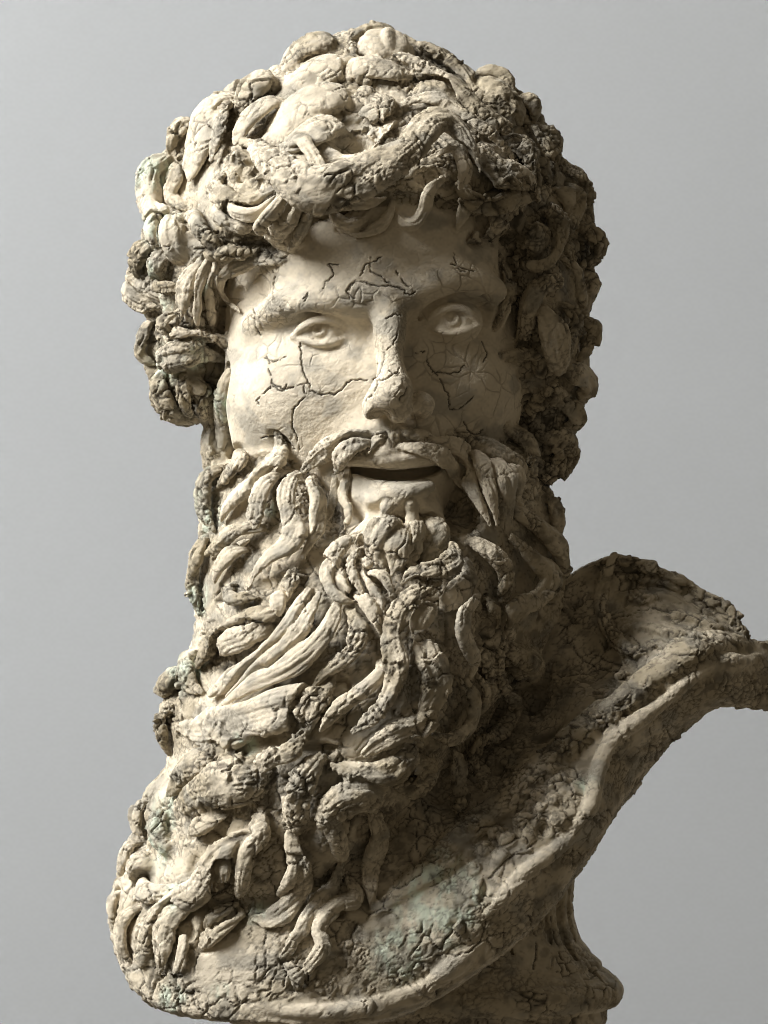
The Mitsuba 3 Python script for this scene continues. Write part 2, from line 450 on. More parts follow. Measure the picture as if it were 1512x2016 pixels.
# beard
relief([(455, 905), (420, 920), (398, 960), (392, 1060), (380, 1150), (385, 1230), (365, 1300), (330, 1350), (315, 1420), (330, 1500), (285, 1560), (272, 1640), (250, 1720), (235, 1820), (290, 1870),
        (420, 1830), (560, 1800), (700, 1720), (790, 1640), (860, 1560), (930, 1480), (985, 1380), (1060, 1290), (1110, 1180), (1105, 1080), (1090, 980), (1060, 900), (960, 870), (880, 960), (870, 1000), (690, 1000), (640, 930), (560, 890)],
       [(470, 940, 44), (430, 1040, 34), (540, 950, 66), (600, 1000, 74), (700, 1040, 76), (770, 1060, 82), (860, 1040, 76), (960, 930, 58), (1010, 1000, 48), (1070, 1050, 22),
        (480, 1150, 66), (600, 1150, 86), (720, 1180, 96), (840, 1180, 94), (960, 1180, 68), (1060, 1180, 32), (430, 1300, 58), (560, 1300, 92), (700, 1330, 104), (840, 1330, 100), (950, 1330, 58), (1040, 1300, 28),
        (370, 1430, 46), (520, 1430, 90), (680, 1450, 104), (820, 1450, 98), (940, 1450, 44), (340, 1560, 46), (500, 1560, 86), (660, 1560, 98), (800, 1560, 80), (880, 1540, 58),
        (290, 1700, 36), (420, 1680, 76), (560, 1680, 86), (700, 1660, 86), (280, 1810, 40), (400, 1790, 70), (540, 1770, 80)], -30, 34, BEARD, 7, mid=4, dref=4, grow=3.8)
# chest and drapery, cut off below in a long curve, hollow behind
CHESTP = [(212, 1810), (232, 1880), (262, 1932), (295, 1960), (330, 1977), (474, 1993), (600, 1999), (700, 1999), (799, 1980), (859, 1953), (922, 1913), (1017, 1842), (1089, 1774), (1148, 1698), (1196, 1622),
          (1257, 1541), (1320, 1468), (1381, 1414), (1408, 1394), (1500, 1398), (1600, 1405), (1650, 1330), (1600, 1275), (1510, 1264), (1474, 1257), (1440, 1210), (1400, 1172), (1359, 1147), (1300, 1118), (1237, 1096),
          (1205, 1096), (1150, 1118), (1100, 1150), (1000, 1200), (800, 1300), (420, 1500), (270, 1620), (225, 1740)]
relief(CHESTP, [(240, 1820, 30), (300, 1930, 58), (360, 1850, 70), (480, 1900, 80), (480, 1980, 80), (620, 1850, 82), (620, 1985, 82), (740, 1780, 68), (760, 1900, 78), (760, 1965, 78), (840, 1680, 62), (860, 1780, 78), (890, 1890, 74), (850, 1945, 70),
                (930, 1590, 44), (960, 1700, 76), (1000, 1755, 82), (1040, 1805, 68), (1000, 1520, 28), (1050, 1540, 56), (1100, 1640, 76), (1156, 1601, 72), (1140, 1695, 56), (1195, 1570, 48), (1060, 1420, 6), (1100, 1320, -4), (1150, 1390, 26),
                (1200, 1420, 46), (1240, 1440, 52), (1295, 1390, 46), (1285, 1480, 22), (1340, 1420, 22), (1180, 1330, 6), (1270, 1330, 32), (1350, 1290, 36), (1400, 1320, 36), (1180, 1200, -14), (1260, 1200, -8), (1360, 1230, 6),
                (1230, 1120, -26), (1430, 1280, 26), (1500, 1330, 6), (1600, 1340, -20), (1440, 1230, -6), (700, 1400, 30), (420, 1560, 20)],
       -62, 9, CHEST, 5, power=0.5, mid=0, dref=2)
# socle: turned foot behind the chest
for v, r, hh in ((1720, 89, 26), (1760, 86, 26), (1800, 86, 24), (1840, 89, 20), (1875, 95, 17), (1902, 101, 11), (1922, 103, 7)):
    ell(840, v, -60, (r, r * 0.52, hh), SOCLE, 14)
for a in np.linspace(-75, 75, 15):          # uneven fluting of the neck
    c, q = math.sin(math.radians(a)), math.cos(math.radians(a))
    x0, z0 = at(840, 1800, -60)
    C = np.stack([x0 + c * np.array([89, 87, 91, 101.0]), -60 + 0.52 * q * np.array([89, 87, 91, 101.0]), z0 + np.array([26, 0, -16, -33.0])], 1)
    sl, f = tube_field(C, np.full(4, 1.7 + 0.8 * math.sin(a)), margin=5)
    cut(sl, f, 3)
ang = np.linspace(0, 2 * math.pi, 49)
for v, rad, tr in ((1950, 110, 10), (2000, 102, 8)):
    x0, z0 = at(840, v, -60)
    C = np.stack([x0 + rad * np.cos(ang), -60 + 0.5 * rad * np.sin(ang), np.full(49, z0)], 1)
    sl, f = tube_field(C, np.full(49, float(tr)), margin=6)
    put(sl, f, label('bust__pedestal__moulding', 0.6), 3)
ell(840, 1975, -60, (100, 50, 10), SOCLE, 3)
ell(840, 2040, -60, (92, 46, 22), SOCLE, 3)
survey()
# the clay between the locks is scraped back, so that they stand out of it
F += 3.2 * ndimage.uniform_filter(((L == HAIR) | (L == BEARD)).astype(np.float32), max(3, int(5 / H)))
HL, WL, ML, BL, DR = 'bust__hair__lock', 'bust__wreath__leaf', 'bust__moustache__lock', 'bust__beard__lock', 'bust__drapery__fold'
# ---- hair, right side of the picture (drawn first: it lies lowest)
lock('R', [(190, 140), (320, 180), (450, 240), (560, 320), (640, 420), (720, 520)], [42, 50, 40], HL, 1)
lock('R', [(620, 320), (700, 390), (770, 470), (840, 550)], [60, 72, 50], WL, 3, flat=0.55, strands=2)
lock('R', [(600, 290), (680, 300), (740, 330), (790, 390)], [30, 36, 36, 28], HL, 1, split=2)
lock('R', [(820, 430), (880, 460), (920, 540)], [45, 50, 40], HL, 1)
lock('R', [(930, 580), (980, 640), (1005, 710)], [40, 45, 35], HL, 1)
lock('R', [(860, 540), (920, 650), (980, 770), (1010, 840)], [36, 42, 34], HL, 3)
lock('R', [(1060, 760), (1130, 830), (1165, 920), (1140, 1000)], [45, 55, 45], HL, 1)
lock('R', [(0, 190), (150, 230), (300, 285), (430, 360), (540, 440), (650, 530), (770, 600), (870, 670), (950, 760), (1000, 850)], [50, 62, 50, 40], HL, 4, strands=2)
lock('R', [(300, 380), (400, 400), (500, 440), (600, 500)], [50, 58, 36], WL, 1, flat=0.5, strands=2)
lock('R', [(230, 430), (380, 425), (500, 485), (620, 565), (740, 650), (810, 720)], [30, 40, 40, 30], HL, 5, strands=1)
hole('R', 690, 630, 50, 1, stretch=(1.3, 0.6))
lock('R', [(780, 620), (860, 700), (900, 800), (940, 900)], [60, 70, 60], HL, 3)
lock('R', [(1030, 880), (1080, 960), (1080, 1040)], [50, 58, 45], HL, 2)
# ---- right temple and side curls
lock('T', [(860, 20), (890, 130), (860, 250), (800, 330)], [60, 66, 50], HL, 2)
lock('T', [(700, 130), (745, 240), (730, 360), (690, 470), (610, 520), (510, 510)], [70, 84, 84, 70, 50], HL, 5)
lock('T', [(640, 260), (640, 380), (620, 470)], [50, 60, 50], HL, 2)
lock('T', [(930, 290), (985, 370), (970, 460), (920, 540)], [50, 66, 66, 44], HL, 3)
lock('T', [(820, 470), (880, 560), (890, 690), (880, 820), (870, 930)], [36, 42, 40, 36], HL, 6, strands=1)
lock('T', [(940, 540), (950, 620), (935, 720), (930, 830)], [46, 46, 40], HL, 0)
lock('T', [(930, 830), (975, 900), (960, 980), (915, 1080)], [40, 52, 50, 38], HL, 2)
lock('T', [(810, 610), (730, 620), (650, 650), (590, 720), (560, 830), (550, 930), (530, 1010)], [44, 52, 50, 42], HL, 5)
lock('T', [(500, 480), (480, 570), (500, 660), (520, 730)], [34, 36, 30], HL, 3)
lock('T', [(430, 170), (425, 260), (395, 340), (380, 400)], [26, 32, 26], HL, 2)
lock('T', [(360, 320), (300, 350), (240, 380)], [40, 50, 30], HL, 1)
lock('T', [(420, 430), (440, 560), (450, 680), (430, 800), (400, 900)], [30, 36, 34, 26], HL, 1)
lock('T', [(690, 800), (720, 920), (740, 1050), (780, 1140), (800, 1190)], [60, 86, 88, 80, 50], HL, 7, strands=2, groove=0.12, cr=0.5)
lock('T', [(830, 760), (850, 860), (830, 970), (860, 1060)], [40, 46, 40], HL, 4)
lock('T', [(450, 1045), (550, 1055), (650, 1065)], [36, 42, 36], HL, 4)
lock('T', [(800, 1170), (900, 1190), (940, 1260), (870, 1330)], [44, 64, 66, 44], HL, 4)
lock('T', [(640, 1260), (740, 1290), (860, 1320)], [40, 56, 40], HL, 0)
lock('T', [(760, 1370), (850, 1390), (870, 1450), (800, 1510)], [44, 54, 54, 40], HL, 2)
lock('T', [(660, 1540), (770, 1580), (790, 1680), (720, 1780)], [60, 84, 70], BL, 3)
lock('T', [(470, 1480), (540, 1570), (600, 1650), (590, 1760)], [32, 40, 30], BL, 3)
for x, y, r in ((600, 205, 60), (470, 400, 66), (775, 380, 36), (565, 570, 36), (720, 700, 48), (560, 1150, 66), (620, 1240, 50), (690, 1440, 78), (880, 420, 34), (620, 940, 30), (300, 240, 44)):
    hole('T', x, y, r, 0.5)
# ---- hair, left side of the picture
lock('H', [(430, 530), (370, 610), (330, 700)], [36, 44, 34], HL, 1)
lock('H', [(300, 720), (240, 800), (240, 940), (285, 1080), (290, 1190)], [54, 60, 56, 40], HL, 3, cr=0.6)
lock('H', [(330, 740), (370, 830), (330, 920), (380, 960)], [40, 44, 40], HL, 1)
lock('S', [(420, 60), (420, 160), (430, 260), (460, 340)], [60, 90, 90, 60], HL, -1, strands=2, cr=0.5)
lock('S', [(480, 40), (560, 110), (620, 200), (660, 270), (720, 310), (820, 310), (930, 330), (1040, 340)], [44, 48, 54, 60, 52, 36], HL, 5, strands=1)
lock('S', [(300, 60), (300, 160), (320, 260), (350, 330)], [46, 50, 46], HL, 2)
lock('S', [(260, 240), (210, 330), (170, 420)], [60, 68, 56], HL, 2)
lock('S', [(330, 300), (320, 380), (290, 460)], [50, 56, 44], HL, 2)
lock('S', [(110, 490), (170, 550), (240, 610), (290, 640)], [46, 56, 50], HL, 1)
lock('S', [(280, 470), (370, 510), (460, 490)], [34, 42, 34], HL, 4)
hole('S', 370, 590, 46, 0)
lock('S', [(270, 690), (250, 790), (230, 890), (280, 960)], [50, 56, 50], HL, 1)
hole('S', 340, 850, 46, 0)
lock('S', [(650, 340), (600, 430), (570, 520), (570, 640), (580, 790)], [34, 42, 42, 30], HL, 6, cr=0.5)
lock('S', [(570, 370), (510, 460), (490, 550), (470, 650), (430, 730)], [38, 46, 46, 36], HL, 4, cr=0.5)
lock('S', [(690, 400), (650, 510), (650, 640), (680, 770)], [34, 40, 36], HL, 2, cr=0.5)
lock('S', [(340, 740), (440, 790), (560, 830), (720, 830)], [40, 54, 60, 50], HL, 5, strands=2, cr=0.5)
lock('S', [(430, 640), (370, 730), (420, 790)], [40, 46, 40], HL, 5)
hole('S', 745, 700, 34, 0, stretch=(0.7, 1.8))
lock('S', [(330, 980), (430, 920), (560, 890), (700, 930)], [80, 92, 90, 60], HL, 4, strands=2)
lock('S', [(320, 1020), (350, 1130), (400, 1240), (450, 1310)], [56, 76, 70, 46], HL, 2)
lock('S', [(450, 1050), (490, 1150), (530, 1250), (540, 1310)], [50, 56, 44], HL, 2)
lock('S', [(560, 1050), (600, 1140), (610, 1220), (590, 1290)], [46, 50, 40], HL, 1)
lock('S', [(760, 960), (740, 1080), (720, 1200), (710, 1340), (690, 1440)], [50, 64, 66, 60], HL, 0, cr=0.7)
# ---- wreath over the forehead, crown of the head
lock('H', [(1140, 130), (1060, 160), (960, 210), (880, 270)], [40, 54, 46, 30], WL, 2, flat=0.6, strands=1)
lock('H', [(1250, 260), (1110, 290), (1000, 330), (870, 320)], [40, 72, 64, 26], WL, 1, flat=0.5, strands=2, groove=0.12, cr=0.35)
lock('H', [(1230, 400), (1100, 440), (960, 500), (800, 590)], [50, 84, 84, 50], WL, 2, flat=0.45, strands=2, groove=0.14, cr=0.3)
lock('H', [(1200, 540), (1100, 590), (980, 630), (880, 640)], [50, 74, 60, 30], WL, 3, flat=0.5, strands=1, cr=0.4)
lock('H', [(1490, 120), (1420, 90), (1310, 110), (1250, 180), (1270, 270), (1310, 330)], [40, 46, 40, 36, 34, 26], WL, 3, strands=0)
lock('H', [(1500, 180), (1420, 170), (1350, 190), (1330, 240)], [70, 80, 70, 50], WL, 1, flat=0.5, strands=0, cr=0.35)
lock('R', [(-60, 280), (60, 270), (180, 290), (280, 280)], [40, 50, 46, 30], WL, 3, flat=0.55, strands=1, cr=0.5)
lock('R', [(140, 400), (120, 470), (60, 530), (-20, 560)], [36, 46, 46, 30], WL, 2, strands=1)
blob('H', 1310, 440, (60, 66), WL, 1)
lock('H', [(820, 320), (740, 390), (660, 470)], [50, 66, 46], WL, 4, flat=0.6, strands=0, cr=0.9)
lock('H', [(880, 410), (790, 480), (700, 550), (640, 640)], [40, 50, 46, 30], WL, 8, strands=0, cr=0.35)
lock('H', [(580, 390), (540, 490), (500, 610), (440, 730), (410, 830)], [40, 80, 84, 60, 24], WL, 6, flat=0.5, strands=2, groove=0.14, cr=0.4)
lock('H', [(600, 430), (600, 520), (560, 640), (520, 730)], [26, 32, 30, 22], WL, 7, strands=0)
hole('H', 690, 790, 76, 3, stretch=(1.2, 0.9))
hole('H', 760, 850, 40, 0)
for q, (x, y) in enumerate(((640, 740), (700, 720), (730, 800), (660, 830), (790, 830))):
    blob('H', x, y, 30, HL, -4)
# inner strands of the wave, then the wave itself
for q in range(4):
    o = q * 42
    lock('R', [(200 - o * 0.6, 520 + o * 0.2), (120 - o * 0.7, 620 + o * 0.3), (40 - o, 700 - o * 0.1), (-70 - o, 750 - o * 0.9)], [18, 24, 24, 18], HL, 1 - q * 0.6, strands=0, cr=0.15)
hole('R', -20, 560, 60, 1, stretch=(1.5, 0.6))
hole('H', 1240, 660, 80, 2, stretch=(1.2, 0.8))
lock('H', [(900, 640), (980, 640), (1040, 720), (1090, 800), (1180, 830), (1300, 790)], [36, 42, 40, 34], HL, 5, strands=1)
lock('H', [(640, 620), (760, 660), (860, 740), (960, 830), (1080, 880), (1230, 860), (1380, 790), (1500, 720), (1560, 640), (1620, 560), (1700, 540), (1790, 590), (1850, 690), (1880, 780)],
     [20, 46, 70, 86, 96, 98, 92, 84, 78, 72, 66, 70, 76, 66], HL, 13, strands=2, groove=0.25, flat=0.85, gut=3.5, cr=0.75, split=2)
lock('H', [(1690, 680), (1760, 700), (1800, 790), (1800, 890), (1830, 960)], [30, 40, 44, 40, 30], HL, 4, strands=1, cr=0.3)
lock('R', [(640, 700), (700, 800), (760, 860), (860, 900), (950, 930)], [70, 90, 90, 70], HL, 4)
hole('R', 375, 830, 62, 2, stretch=(1.3, 0.8))
lock('R', [(440, 860), (370, 900), (340, 980), (300, 1055), (245, 1055), (190, 1000)], [22, 28, 28, 26, 22], HL, 3, strands=0, cr=0.15)
lock('R', [(190, 970), (130, 1060), (30, 1090), (-90, 1090)], [24, 30, 28, 20], HL, 2, strands=0, cr=0.2)
lock('R', [(560, 900), (540, 980), (525, 1080)], [50, 44, 22], HL, 4, strands=2, cr=0.3)
lock('R', [(520, 900), (640, 960), (760, 960), (900, 930)], [40, 50, 50, 40], HL, 5, strands=1)
lock('R', [(700, 990), (690, 1080), (650, 1140)], [36, 40, 30], HL, 3)
hole('R', 890, 1000, 56, 1)
hole('R', 630, 1060, 44, 1)
# fringe below the wave
lock('H', [(560, 780), (560, 880), (640, 950), (750, 960), (860, 880)], [36, 44, 46, 44, 30], HL, 3, strands=2)
lock('H', [(600, 930), (690, 1010), (790, 1000), (860, 930)], [26, 30, 30, 24], HL, 2, strands=0, cr=0.2)
lock('H', [(540, 950), (600, 1040), (700, 1090), (760, 1090)], [26, 34, 34, 26], HL, 0, strands=0, cr=0.4)
hole('H', 560, 1060, 36, 0)
lock('H', [(970, 900), (930, 1010), (890, 1110), (880, 1180)], [76, 90, 96, 70], HL, 8, flat=0.55, strands=0, cr=0.25)
lock('H', [(910, 910), (840, 1010), (795, 1090), (800, 1130)], [28, 36, 38, 30], HL, 12, strands=0, cr=0.5)
lock('H', [(1060, 960), (1010, 1060), (970, 1140), (900, 1195)], [24, 30, 34, 30], HL, 11, strands=0, cr=0.4)
lock('H', [(1060, 980), (1180, 960), (1320, 960), (1420, 950)], [30, 40, 40, 26], HL, 3, strands=2, cr=0.3)
lock('H', [(1130, 1000), (1180, 1050), (1260, 1060), (1350, 1000)], [20, 28, 26, 20], HL, 1, strands=0, cr=0.4)
lock('S', [(1010, 350), (880, 370), (770, 400), (710, 470), (730, 560), (790, 640)], [30, 38, 40, 38, 30, 20], HL, 6, strands=0, cr=0.3)
hole('S', 820, 535, 42, 0)
hole('S', 720, 620, 30, 0, stretch=(0.7, 1.8))
# ---- beard: deep layer on the right
lock('B', [(1100, 470), (1180, 550), (1250, 640), (1300, 740), (1310, 860)], [56, 64, 60, 40], BL, 3)
lock('B', [(1220, 380), (1260, 480), (1280, 600)], [34, 40, 34], BL, 1)
lock('B', [(1210, 700), (1250, 800), (1260, 920)], [36, 42, 30], BL, 2)
lock('B', [(880, 1150), (920, 1250), (930, 1380), (900, 1480)], [50, 60, 50], BL, -2)
lock('D', [(760, 230), (840, 260), (870, 330), (800, 380)], [60, 80, 70], BL, 0)
lock('D', [(560, 360), (585, 470), (560, 570), (480, 650), (420, 620)], [44, 54, 54, 44, 30], BL, 8)
lock('D', [(640, 340), (645, 450), (610, 560)], [26, 32, 24], BL, 7, strands=0)
lock('D', [(760, 210), (740, 330), (770, 430), (790, 510), (720, 620), (610, 680), (590, 780), (640, 880), (640, 980)], [28, 36, 38, 36, 36, 34, 34, 28], BL, 8, strands=1)
lock('D', [(530, 720), (500, 830), (530, 930), (500, 1060)], [40, 50, 46, 36], BL, 8)
lock('D', [(450, 1100), (430, 1180)], [30, 24], BL, 0)
hole('D', 880, 450, 90, 2, stretch=(1, 1))
hole('D', 640, 130, 60, 1, stretch=(0.9, 1.2))
hole('D', 690, 790, 40, 0)
hole('D', 400, 900, 60, 1)
# ---- beard: left flank
lock('A', [(230, 230), (170, 320), (150, 450), (170, 560)], [44, 52, 50, 40], BL, 2)
lock('A', [(290, 160), (330, 210), (260, 290), (190, 340)], [40, 46, 40, 30], BL, 2)
hole('A', 240, 400, 34, 0, stretch=(0.8, 2))
lock('A', [(120, 600), (120, 700), (90, 850), (110, 980)], [40, 46, 46, 40], BL, 2)
lock('A', [(480, 110), (530, 170), (500, 240), (420, 320), (330, 390), (260, 440), (210, 510)], [50, 60, 62, 60, 56, 46], BL, 4, cr=0.5)
lock('A', [(540, 240), (470, 320), (430, 400), (410, 500), (340, 590), (270, 690), (170, 800)], [36, 48, 50, 48, 44, 34], BL, 5, cr=0.35)
lock('A', [(420, 540), (330, 570), (240, 630), (140, 680)], [40, 52, 48, 36], BL, 5)
lock('A', [(330, 650), (260, 710), (180, 810)], [34, 44, 34], BL, 4, cr=0.4)
hole('A', 215, 900, 48, 0)
lock('A', [(260, 820), (270, 890), (330, 905), (400, 880)], [24, 28, 28, 22], BL, 3, strands=0)
hole('A', 450, 840, 56, 1, stretch=(1.3, 0.8))
hole('A', 480, 470, 34, 0, stretch=(0.8, 2.4))
lock('A', [(610, 740), (570, 840), (510, 930)], [24, 32, 26], BL, 3, strands=0)
lock('A', [(520, 860), (530, 950), (480, 1010)], [34, 44, 30], BL, 4, strands=0, cr=0.3)
lock('A', [(500, 960), (390, 1010), (270, 1070), (160, 1150), (80, 1240)], [44, 60, 66, 62, 44], BL, 5, strands=4)
lock('A', [(440, 1040), (350, 1100), (260, 1140), (210, 1170)], [50, 66, 60, 40], BL, 5, strands=1, cr=0.4)
lock('C', [(320, 190), (290, 270), (290, 340), (340, 400)], [50, 60, 60, 40], BL, 2)
lock('C', [(300, 310), (200, 360), (125, 395)], [60, 70, 50], BL, -2)
lock('C', [(190, 500), (175, 600), (180, 720)], [40, 46, 40], BL, 0)
hole('C', 490, 320, 46, 1, stretch=(1.6, 0.7))
# ---- beard: lower left
lock('E', [(330, 120), (330, 220), (350, 320)], [60, 66, 50], BL, 2, cr=0.65)
lock('E', [(240, 60), (220, 170), (230, 260)], [34, 40, 34], BL, 0, cr=0.65)
lock('E', [(470, 220), (560, 180), (650, 140)], [36, 44, 34], BL, 4, cr=0.65)
lock('E', [(210, 270), (170, 350), (130, 430)], [36, 44, 36], BL, 0, cr=0.65)
blob('E', 250, 400, (80, 85), BL, 2, cr=0.65)
lock('E', [(210, 450), (300, 520), (430, 500)], [50, 66, 44], BL, 4, cr=0.65)
lock('E', [(120, 510), (100, 600), (95, 700)], [34, 42, 32], BL, 0, cr=0.65)
lock('E', [(210, 590), (160, 680), (150, 790), (170, 870)], [40, 46, 44, 34], BL, 2, cr=0.65)
lock('E', [(800, 240), (660, 310), (590, 410), (530, 510), (410, 590), (290, 680), (230, 790), (220, 860)], [50, 66, 66, 68, 70, 66, 50], BL, 6, strands=2, cr=0.6)
lock('E', [(640, 320), (650, 430), (600, 520)], [30, 40, 30], BL, 3, cr=0.65)
lock('E', [(820, 120), (830, 240), (780, 330), (755, 430), (725, 560)], [36, 46, 46, 40, 28], BL, 5, strands=1, cr=0.6)
lock('E', [(470, 560), (400, 680), (350, 800), (310, 930)], [44, 56, 56, 34], BL, 4, strands=2, cr=0.5)
lock('E', [(450, 680), (465, 790), (430, 890), (380, 940)], [26, 32, 30, 20], BL, 3, strands=0, cr=0.3)
lock('E', [(760, 620), (650, 690), (560, 760), (520, 800)], [44, 52, 44, 24], BL, 3, cr=0.65)
lock('E', [(560, 690), (640, 620), (720, 590)], [40, 44, 34], BL, 2, cr=0.65)
hole('E', 480, 720, 34, 0, stretch=(1, 1.4))
hole('E', 500, 400, 50, 0, stretch=(1.1, 1.5))
hole('E', 660, 470, 40, 0, stretch=(0.9, 1.6))
# ---- beard: middle and lower curls
lock('C', [(1250, 260), (1260, 310), (1190, 390), (1100, 450), (1010, 510), (930, 590), (860, 640)], [26, 34, 36, 36, 34, 28], BL, 4, strands=0, cr=0.4)
lock('C', [(1060, 380), (900, 440), (720, 500), (520, 550), (340, 590), (210, 590)], [60, 84, 92, 92, 80, 50], BL, 3, strands=2, groove=0.1, flat=0.6, cr=0.45)
lock('C', [(1000, 330), (930, 440), (880, 540), (860, 640)], [40, 50, 50, 40], BL, 3)
lock('C', [(870, 600), (820, 690), (710, 740), (610, 790), (470, 800)], [30, 46, 50, 44, 30], BL, 7, strands=1)
lock('C', [(660, 830), (520, 850), (380, 870), (230, 920)], [80, 112, 112, 90], BL, 5, strands=0, flat=0.65)
lock('C', [(470, 700), (360, 760), (250, 830), (170, 900)], [40, 60, 60, 44], BL, 5)
hole('C', 340, 690, 44, 1, stretch=(1.4, 0.9))
hole('C', 950, 690, 66, 2, stretch=(1.6, 0.5))
hole('C', 680, 640, 44, 0, stretch=(1.6, 0.6))
lock('C', [(1480, 620), (1380, 760), (1260, 820), (1130, 830), (1010, 790)], [56, 72, 70, 66, 46], BL, 6)
lock('D', [(290, 740), (360, 780), (330, 860), (230, 900)], [50, 62, 60, 44], BL, 3)
lock('C', [(950, 740), (880, 830), (845, 930), (830, 1030), (850, 1150), (860, 1230)], [44, 56, 60, 60, 50], BL, 6, strands=1)
lock('E', [(1000, 200), (1010, 300), (1050, 400), (1040, 510), (970, 600), (870, 660), (790, 650)], [54, 56, 52, 50, 50, 44, 30], BL, 5, strands=2, cr=0.55)
lock('E', [(1000, 330), (990, 420), (940, 540)], [24, 28, 22], BL, 6, strands=0, cr=0.55)
lock('E', [(1450, 90), (1330, 50), (1230, 80), (1180, 160), (1230, 260), (1270, 380)], [60, 74, 70, 62, 52, 44], BL, 6, cr=0.6)
lock('E', [(1430, 150), (1420, 280), (1390, 400), (1380, 520), (1390, 600)], [44, 54, 50, 46, 34], BL, 5, cr=0.6)
hole('E', 1345, 240, 44, 1, stretch=(0.8, 1.3))
lock('E', [(1270, 400), (1170, 520), (1090, 630), (1010, 750), (930, 850)], [36, 42, 42, 40, 26], BL, 4, strands=1, cr=0.55)
lock('E', [(1280, 440), (1310, 550), (1210, 600), (1140, 700), (1150, 790), (1070, 900), (1000, 960)], [34, 42, 40, 38, 40, 36, 24], BL, 5, strands=0, cr=0.55)
hole('E', 1220, 620, 34, 0, stretch=(1.4, 0.8))
lock('E', [(960, 870), (1020, 940), (1010, 1010)], [28, 34, 26], BL, 2, strands=0, cr=0.55)
hole('E', 1090, 260, 60, -1, stretch=(0.8, 1.6))
# ---- beard: the sweep of combed locks from the chin
lock('A', [(650, 850), (600, 980), (540, 1080), (460, 1170), (370, 1240), (250, 1310), (160, 1370)], [28, 36, 38, 40, 40, 38, 26], BL, 5, strands=0, cr=0.4)
lock('A', [(720, 860), (690, 950), (640, 1060), (560, 1150), (450, 1230), (340, 1310), (240, 1390)], [30, 40, 40, 40, 40, 36, 28], BL, 6, strands=1, cr=0.35)
lock('A', [(800, 910), (780, 1020), (730, 1110), (620, 1210), (490, 1280), (350, 1350), (210, 1430)], [34, 46, 52, 52, 48, 44, 30], BL, 8, strands=1, groove=0.15, cr=0.25)
lock('A', [(860, 930), (915, 1020), (925, 1110), (860, 1200), (770, 1260), (690, 1340)], [34, 44, 46, 46, 46, 34], BL, 5, strands=1)
hole('A', 800, 1180, 44, 1, stretch=(1.3, 0.8))
# strands under the chin
for pts, r in (([(290, 570), (265, 650), (275, 730)], [20, 26, 20]), ([(330, 570), (300, 660), (320, 760)], [20, 24, 18]), ([(240, 580), (170, 640), (125, 720), (145, 810), (190, 890)], [26, 38, 38, 34, 24]),
               ([(170, 740), (215, 830), (255, 910)], [20, 24, 20]), ([(270, 750), (330, 850), (370, 950), (395, 1050)], [22, 27, 26, 18]), ([(310, 760), (400, 800), (435, 890)], [22, 28, 22]),
               ([(130, 680), (100, 760), (125, 850), (200, 915), (260, 900)], [18, 24, 24, 22, 16]), ([(240, 860), (300, 920), (345, 1000), (380, 1090)], [22, 28, 26, 18]), ([(270, 640), (230, 720), (250, 800), (290, 880)], [20, 26, 26, 20])):
    lock('B', pts, r, BL, 6, strands=0, cr=0.35)
# right side of the middle
lock('B', [(850, 760), (840, 880), (790, 970), (780, 1060), (820, 1150), (870, 1220), (855, 1310)], [36, 46, 46, 44, 46, 44, 30], BL, 10, strands=2, cr=0.5)
lock('B', [(840, 700), (810, 810), (730, 900), (640, 960)], [40, 54, 54, 36], BL, 4, strands=2, cr=0.6)
lock('B', [(650, 930), (580, 1010), (560, 1090)], [50, 58, 44], BL, 3, strands=1, cr=0.4)
lock('B', [(600, 1090), (620, 1190), (645, 1310), (620, 1420), (580, 1500), (460, 1560), (360, 1620), (290, 1690)], [50, 70, 76, 72, 66, 62, 60, 40], BL, 7, strands=1)
lock('B', [(850, 610), (930, 680), (1000, 760), (1010, 850), (990, 950)], [32, 42, 44, 42, 30], BL, 6)
lock('B', [(1070, 600), (1140, 690), (1205, 780), (1190, 870), (1090, 930), (1040, 1010), (1060, 1120)], [34, 48, 52, 56, 62, 60, 30], BL, 7, strands=2, groove=0.15, cr=0.85, split=3)
lock('B', [(920, 900), (940, 990), (980, 1060)], [34, 40, 30], BL, 0)
hole('B', 1075, 790, 44, 1, stretch=(0.8, 1.6))
hole('B', 910, 1060, 66, 2)
hole('B', 700, 1150, 40, 1, stretch=(0.7, 2.4))
hole('B', 540, 1330, 36, 1, stretch=(0.7, 2))
# the hook below the chin and the long middle lock
lock('B', [(745, 600), (745, 680), (700, 740), (620, 770), (530, 775), (490, 810)], [30, 42, 48, 46, 42, 30], BL, 11, strands=0, cr=0.9)
lock('B', [(690, 770), (640, 830), (550, 880), (475, 950), (440, 1030), (425, 1130), (445, 1250), (430, 1360), (370, 1440), (300, 1520), (230, 1580)], [40, 50, 52, 52, 52, 50, 52, 52, 50, 44, 30], BL, 8, strands=1)
# hollow around the lower lip, chin tuft
hole('B', 790, 480, 74, 0, k=6, stretch=(1, 1.3))
hole('B', 230, 480, 66, -1, k=6)
for pts, r, o in (([(640, 490), (665, 580), (640, 670), (590, 710)], [46, 66, 56, 26], 1), ([(560, 490), (530, 600), (510, 690), (530, 760)], [40, 58, 46, 18], 2), ([(480, 490), (400, 560), (365, 650), (400, 750)], [46, 72, 70, 34], 2.5),
                  ([(500, 540), (455, 620), (450, 700), (430, 770)], [30, 44, 40, 16], 4)):
    lock('B', pts, r, 'bust__beard__chin_tuft', o, strands=1, groove=0.08, flat=0.65, cr=0.6, gut=0.7, k=3)
